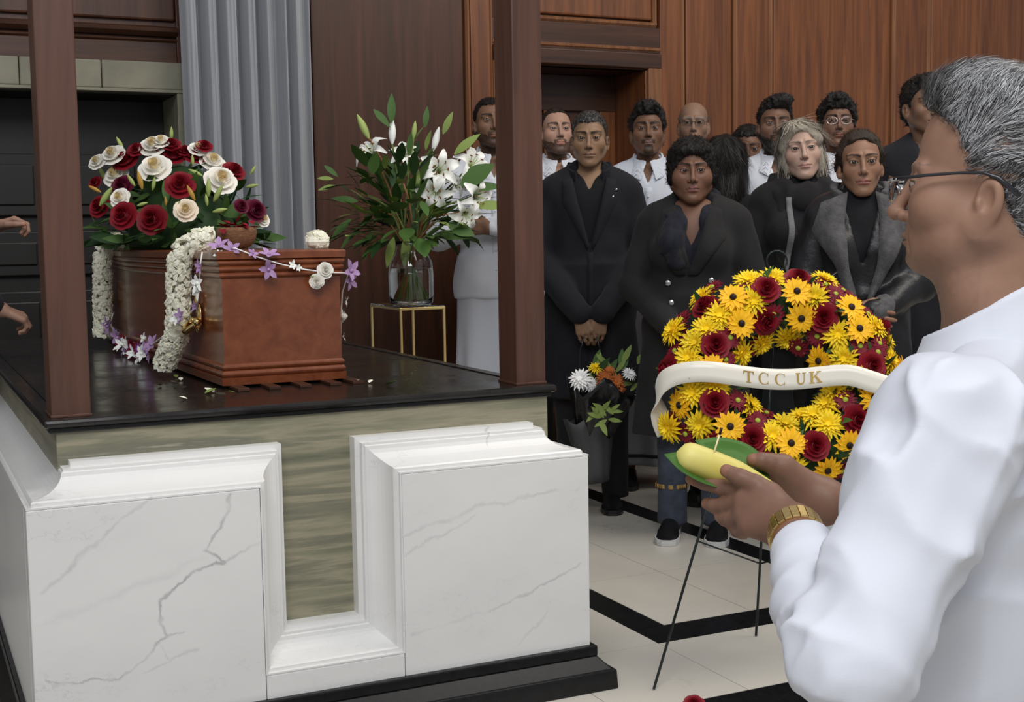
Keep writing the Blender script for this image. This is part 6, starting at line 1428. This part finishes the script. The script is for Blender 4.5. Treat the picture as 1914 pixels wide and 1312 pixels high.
# shirt
axU = (elL-shL)/np.linalg.norm(elL-shL); axF = (wrL-elL)/np.linalg.norm(wrL-elL)
def along(P, a, ax, fa, fc, seed):
    q = P-_f(a); t = q@_f(ax); u_ = np.cross(ax, [0, 0, 1.]); u_ /= np.linalg.norm(u_); w_ = np.cross(ax, u_)
    return vnoise(np.stack([t*fa, (q@_f(u_))*fc, (q@_f(w_))*fc], 1).astype(np.float32), 1.0, seed)
def ridge(n): return 1-2*np.abs(n)
cuff = elL+(wrL-elL)*.78; cuffR = elR+(wrR-elR)*.90
def fshirt(P):
    q = P/np.float32(S_); X = sym(q); d = smin(ell(X, (0, .0, 1.25), (.19, .135, .15)), ell(X, (0, .008, 1.08), (.18, .14, .22)), .06); d = smin(d, cone(X, (0, -.020, 1.352), (.150, -.016, 1.330), .062), .05); d = smin(d, chain(q, [(0, -.05, 1.33), (0, -.055, 1.405)], [.085, .062], .03), .04); d = smin(d, chain(X, [(.0, -.04, 1.385), (.085, -.03, 1.365)], [.055, .05], .03), .03); d = smin(d, skirt_sdf(q, .80, 1.10, .195, .15, .175, .14), .05); d = d*S_
    d = smin(d, cone(P, lp(1850, 725, 1.62), shL, .055, .080), .05)
    up = cone(P, shL, elL, .084, .060); fo = cone(P, elL, cuff, .055, .037)
    up = up-.013*ridge(along(P, shL, axU, 4, 13, 3))-.006*along(P, shL, axU, 8, 26, 5); fo = fo-.009*ridge(along(P, elL, axF, 13, 9, 7))-.003*along(P, elL, axF, 30, 22, 8)
    # sag of the sleeve at the elbow
    tF = (P-_f(elL))@_f(axF); tU = (P-_f(shL))@_f(axU); nzA = vnoise(P, 16, 31); nzB = vnoise(P, 9, 32); fo = smin(fo, ell(P, elL+(wrL-elL)*.34+np.array([0, 0, -.006]), (.050, .058, .046)), .03)
    fo = fo-.0085*ridge(np.sin(47*tF+1.8*nzA+7*P[:, 0]))*np.clip(.5+.8*nzB, .15, 1)
    up = up-.0075*ridge(np.sin(21*tU+17*P[:, 1]+2.0*nzB))*np.clip(.5+.9*nzA, .1, 1)-.009*ridge(np.sin(38*tU+1.5*nzA))*np.clip((tU-.15)/.12, 0, 1)*np.clip(.4+nzB, 0, 1)
    a = smin(up, fo, .022)
    for (p0, p1, r0) in CREASE: a = smax(a, -cone(P, p0, p1, r0*1.35, r0*.6), .010)
    d = d-.008*ridge(np.sin(30*P[:, 2]+14*P[:, 1]+1.8*vnoise(P, 8, 33)))*np.clip(.4+.9*vnoise(P, 6, 34), 0, 1)-.009*ridge(vnoise(P, (7, 7, 5), 12))-.004*vnoise(P, (20, 20, 9), 13)
    d = smin(d, a, .014)
    upR = smin(cone(P, shR, elR, .075, .06), cone(P, elR, cuffR, .058, .042), .02); d = smin(d, upR, .03)
    nk = cone(P, nb+np.array([0, .03, .04]), nb+np.array([0, .07, .16]), .066); d = smax(d, -nk, .008)
    return np.maximum(d, .80*S_-P[:, 2])
CREASE = [(lp(1660, 1150, 1.310), lp(1560, 1215, 1.320), .010), (lp(1690, 1080, 1.340), lp(1590, 1130, 1.340), .009), (lp(1500, 1150, 1.440), lp(1560, 1200, 1.370), .007), (lp(1480, 1090, 1.500), lp(1540, 1120, 1.440), .006),
          (lp(1590, 960, 1.390), lp(1690, 900, 1.390), .005), (lp(1640, 820, 1.430), lp(1600, 1000, 1.370), .005), (lp(1740, 900, 1.390), lp(1620, 1060, 1.350), .006), (lp(1470, 1060, 1.550), lp(1520, 1065, 1.520), .005)]
lo, hi = bbox([shL, elL, wrL, shR, elR, wrR, np.array([-.25, -.22, .8*S_]), np.array([.25, .2, 1.5*S_])], .10); lo[2] = .79*S_
V, F = polyg(fshirt, lo, hi, .0052); V = relax(V, F, 1, .35); mesh_np('shirt', V, F, 'fg_shirt', fg.root)
# cuffs
for (c_, e_, w_) in ((cuff, elL, wrL), (cuffR, elR, wrR)):
    ax = (w_-e_)/np.linalg.norm(w_-e_)
    def fc(P, c_=c_, ax=ax): return cone(P, c_-ax*.045, c_+ax*.004, .0425, .0405)-.0015*vnoise(P, 60, 3)
    def fc2(P, c_=c_, ax=ax): t = (P-_f(c_))@_f(ax); return np.maximum(np.maximum(cone(P, c_-ax*.08, c_+ax*.06, .0395, .0360), t-.006), -.058-t)-.001*vnoise(P, 60, 3)
    lo, hi = bbox([c_], .10); V, F = polyg(fc2, lo, hi, .0032); mesh_np('cuff', relax(V, F, 1), F, 'fg_shirt', fg.root)
# collar
def fcol(P):
    q = P/np.float32(S_)-np.array([0, -.012, 1.440], np.float32); th = np.arctan2(q[:, 0], q[:, 1]); rr = np.sqrt((q[:, 0]/1.03)**2+q[:, 1]**2); fr = np.cos(th); zc = -.010-.046*np.clip(fr, -.6, 1); z = q[:, 2]-zc
    r0 = .076+.014*np.clip(fr, 0, 1)-z*.12; band = np.maximum(np.abs(rr-r0)-.004, np.abs(z-.010)-.026)
    r1 = .083+.020*np.clip(fr, 0, 1)-z*.42; lb_ = -.034-.034*np.clip(fr, 0, 1)**1.5; leaf = np.maximum(np.maximum(np.abs(rr-r1)-.0035, z-.040), lb_-z)
    d = smin(band, leaf, .006); gap = np.abs(q[:, 0])-.010-.30*np.clip(.034-z, 0, 1); d = np.maximum(d, -np.maximum(gap, -q[:, 1])); return d*S_*.8
V, F = polyg(fcol, np.array([-.16, -.17, 1.24])*S_, np.array([.16, .18, 1.55])*S_, .0038); mesh_np('collar', relax(V, F, 1), F, 'fg_shirt', fg.root)
trousers(fg, 'charcoal'); fg.shoes()
# gold link watch
wt = MB(); ax = (wrL-elL)/np.linalg.norm(wrL-elL); u_ = np.cross(ax, [0, 0, 1.]); u_ /= np.linalg.norm(u_); w_ = np.cross(u_, ax); wc = wrL-ax*.010
wroot = bpy.data.objects.new('wrist_watch', None); link(wroot, fg.root)
wroot.location = wc
for k in range(22):
    a = 2*PI*k/22; rd = u_*math.cos(a)+w_*math.sin(a); tn = -u_*math.sin(a)+w_*math.cos(a); c = rd*.0330
    for j, (off, hw_) in enumerate(((-.0080, .0026), (0, .0042), (.0080, .0026))):
        Rm = np.stack([tn*.0045, rd*.0026, ax*hw_*1.25], 1); wt.add([c+ax*off+Rm@np.array(v_) for v_ in ((-1,-1,-1),(1,-1,-1),(1,1,-1),(-1,1,-1),(-1,-1,1),(1,-1,1),(1,1,1),(-1,1,1))], [(3,2,1,0),(4,5,6,7),(0,1,5,4),(1,2,6,5),(2,3,7,6),(3,0,4,7)])
wt.build('bracelet', 'gold', wroot, False, .0004)
q = MB(); rd = w_*-1; V = []; q.tube([rd*.031, rd*.0395], .0165, 20); q.build('watch_case', 'gold', wroot, False, .0012)
# ------------------------------------------------------------------ offering
def wl(*a): return wpt(*a)
fo = wl(1262, 842, 1.735); bn = thing('banana', 'plump pale yellow banana resting on betel leaves in the offering hands', 'fruit', fo)
m, nt, b = _mat('banana_skin'); setin(b, Roughness=.5); v = coords(nt); f = noise(nt, v, 18, 4); nt.links.new(ramp(nt, f, [(.3, (.62, .52, .10)), (.7, (.72, .64, .20))]), b.inputs['Base Color']); b.inputs['Subsurface Weight'].default_value = .1
ax0, ax1 = wl(1264, 848, 1.735), wl(1448, 925, 1.735); upv = np.array([0, 0, 1.]); pts = []; rs = []
for t in np.linspace(0, 1, 22):
    pts.append(ax0*(1-t)+ax1*t+upv*.003*math.sin(PI*t)); rs.append(.0218*math.sin(PI*min(1, t*.5+.0))**.0*min(1, math.sqrt(max(0, 1-((.14-t)/.14)**2)) if t < .14 else 1)*(1-.30*max(0, t-.6)/.4*1.2))
rs[0] = .004; q = MB(); q.tube([p-fo for p in pts], rs, 14); q.build('peel', 'banana_skin', bn, True)
q = MB(); q.tube([pts[-1]-fo, pts[-1]-fo+(pts[-1]-pts[-2])*1.6], [.0075, .005], 8); q.build('stalk', 'leaf_pale', bn, True)
def leaf_poly(lab, poly, org_):
    P3 = [wl(*p) for p in spl(poly+[poly[0]], 5)[:-1]]; c = sum(P3)/len(P3); n = np.cross(P3[len(P3)//3]-c, P3[0]-c); n /= np.linalg.norm(n); n = n if n[2] > 0 else -n
    V = [c-n*.004]; R_ = 5
    for k in range(1, R_+1):
        for p in P3: V.append(c+(p-c)*k/R_-n*.004*(1-(k/R_)**2)+n*.0012*math.sin(9*k/R_))
    m_ = len(P3); F = [(0, 1+i, 1+(i+1) % m_) for i in range(m_)]+[(1+(k-1)*m_+i, 1+k*m_+i, 1+k*m_+(i+1) % m_, 1+(k-1)*m_+(i+1) % m_) for k in range(1, R_) for i in range(m_)]
    o = mesh_np('betel_leaf', np.array(V)-c, F, 'betel', None, True, loc=c); md = o.modifiers.new('s', 'SOLIDIFY'); md.thickness = .0009
    tag(o, lab, 'leaf', 'betel leaves under the fruit')
leaf_poly('betel leaf curling out below the near side of the banana', [(1241, 849, 1.720), (1272, 880, 1.710), (1320, 905, 1.708), (1372, 915, 1.710), (1400, 905, 1.745), (1375, 868, 1.775), (1310, 842, 1.770)], fo)
leaf_poly('dark green betel leaf standing up behind the banana', [(1298, 824, 1.775), (1345, 818, 1.795), (1394, 830, 1.805), (1426, 856, 1.795), (1436, 892, 1.770), (1398, 898, 1.752), (1345, 872, 1.757)], fo)
a, b2 = wl(1331, 858, 1.725), wl(1345, 812, 1.726); q = thing('incense_stick', 'thin incense stick with burnt dark tip stuck in the banana', 'incense', a)
MB().tube([(0, 0, 0), b2-a], .0013, 6).build('stick', 'rose_heart', q, True); c = b2+(b2-a)*.28; MB().tube([b2-a, c-a], .0018, 6).build('burnt_tip', 'gerbera_eye', q, True)
# ------------------------------------------------------------------ bouquets in gift wrap held by the man in the long coat
pc = P_['coat']; Rc = np.array(Matrix.Rotation(pc.rz, 3, 'Z')); bo = pc.loc+Rc@(np.array([0.0, .37, .30]))
gb = thing('gift_bouquet', 'bouquet of white and rust chrysanthemums in dark wrapping hanging from clasped hands', 'bouquet', bo)
simple('wrap_black', (.008, .008, .009), .22, 0, .3, 10, .3, 30); simple('wrap_grey', (.050, .052, .056), .6, 0, .15, 8, .2, 40)
BD = float((bo-CO)@CF)
def gpt(x, y, dd=0): return wpt(1000+x/2.187, 450+y/2.187, BD+dd)-bo
def cone_wrap(name, top, bot, rt_, rb_, mat, n_=28, wav=.02):
    ax = bot-top; L = np.linalg.norm(ax); ax /= L; u_ = np.cross(ax, [0, 1, 0]); u_ /= np.linalg.norm(u_); w_ = np.cross(ax, u_); V = []
    for k in range(8):
        t = k/7; r = rt_+(rb_-rt_)*t
        for i in range(n_): a = 2*PI*i/n_; rr = r*(1+.10*math.sin(5*a+1)*(1-t)+.06*math.sin(9*a)); V.append(top+ax*(L*t-(wav*math.sin(4*a+.7)+wav*.6*math.sin(7*a))*(1-t))+u_*rr*math.cos(a)+w_*rr*.75*math.sin(a))
    o = mesh_np(name, V, [(k*n_+i, (k+1)*n_+i, (k+1)*n_+(i+1) % n_, k*n_+(i+1) % n_) for k in range(7) for i in range(n_)], mat, gb); md = o.modifiers.new('s', 'SOLIDIFY'); md.thickness = .0015
cone_wrap('outer_wrap', gpt(220, 720), gpt(250, 985, .02), .105, .055, 'wrap_grey', wav=.01); cone_wrap('inner_wrap', gpt(280, 600), gpt(240, 800), .160, .07, 'wrap_black', wav=.035)
for (x0, x1) in ((190, 185), (262, 268)): MB().tube([gpt(x0+10*(1 if x0 < 200 else -1), 392, -.02), gpt(x1, 450), gpt(x1, 560), gpt(x1, 640)], .0035, 6).build('carrying_cord', 'wrap_black', gb, True)
for i, (x, y, me, r, dx, dy) in enumerate([(185, 565, 'mum_white', 52, -.2, .4), (225, 590, 'mum_white', 36, 0, .2), (285, 560, 'mum_rust', 42, 0, .4), (330, 575, 'mum_rust', 40, .2, .3), (250, 520, 'mum_yellow', 36, -.1, .8), (385, 545, 'mum_white', 34, .4, .6), (440, 640, 'mum_white', 44, .6, .2), (300, 530, 'mum_rust', 30, 0, .7), (345, 600, 'mum_rust', 30, .2, 0), (265, 600, 'mum_rust', 28, 0, 0)]):
    d = CR*dx+CU*dy-CF*.8; put('chrysanthemum', me, gb, gpt(x, y, -.10+.012*i % .05)+bo, frame_from(d, i), r/2.187*BD/FPX, bo)
for i in range(26):
    x, y = RG.uniform(190, 420), RG.uniform(500, 620); put('leaf', RG.choice(['leaf_mid', 'leaf_pale', 'leaf_dark']), gb, gpt(x, y, -.05)+bo, dir_frame(CR*RG.normal(0, .6)+CU*.8+RG.normal(0, .3, 3), -CF), RG.uniform(.05, .09), bo)
for i in range(14):
    x, y = RG.uniform(230, 340), RG.uniform(690, 740); put('leaf', 'leaf_pale', gb, gpt(x, y, -.13)+bo, dir_frame(CR*RG.normal(0, .7)+CU*RG.normal(.2, .5)-CF*.3, -CF), RG.uniform(.05, .08), bo)

# ------------------------------------------------------------------ stray bloom on the floor by the catafalque base
fr = thing('fallen_bloom', 'small dark red bloom lying on the floor near the easel foot', 'flower', (1.755, 2.655, 0)); put('bloom_head', 'rose_red1', fr, np.array([1.755, 2.655, .024]), frame_from((-.4, -.5, .7)), .028, np.array([1.755, 2.655, 0]))
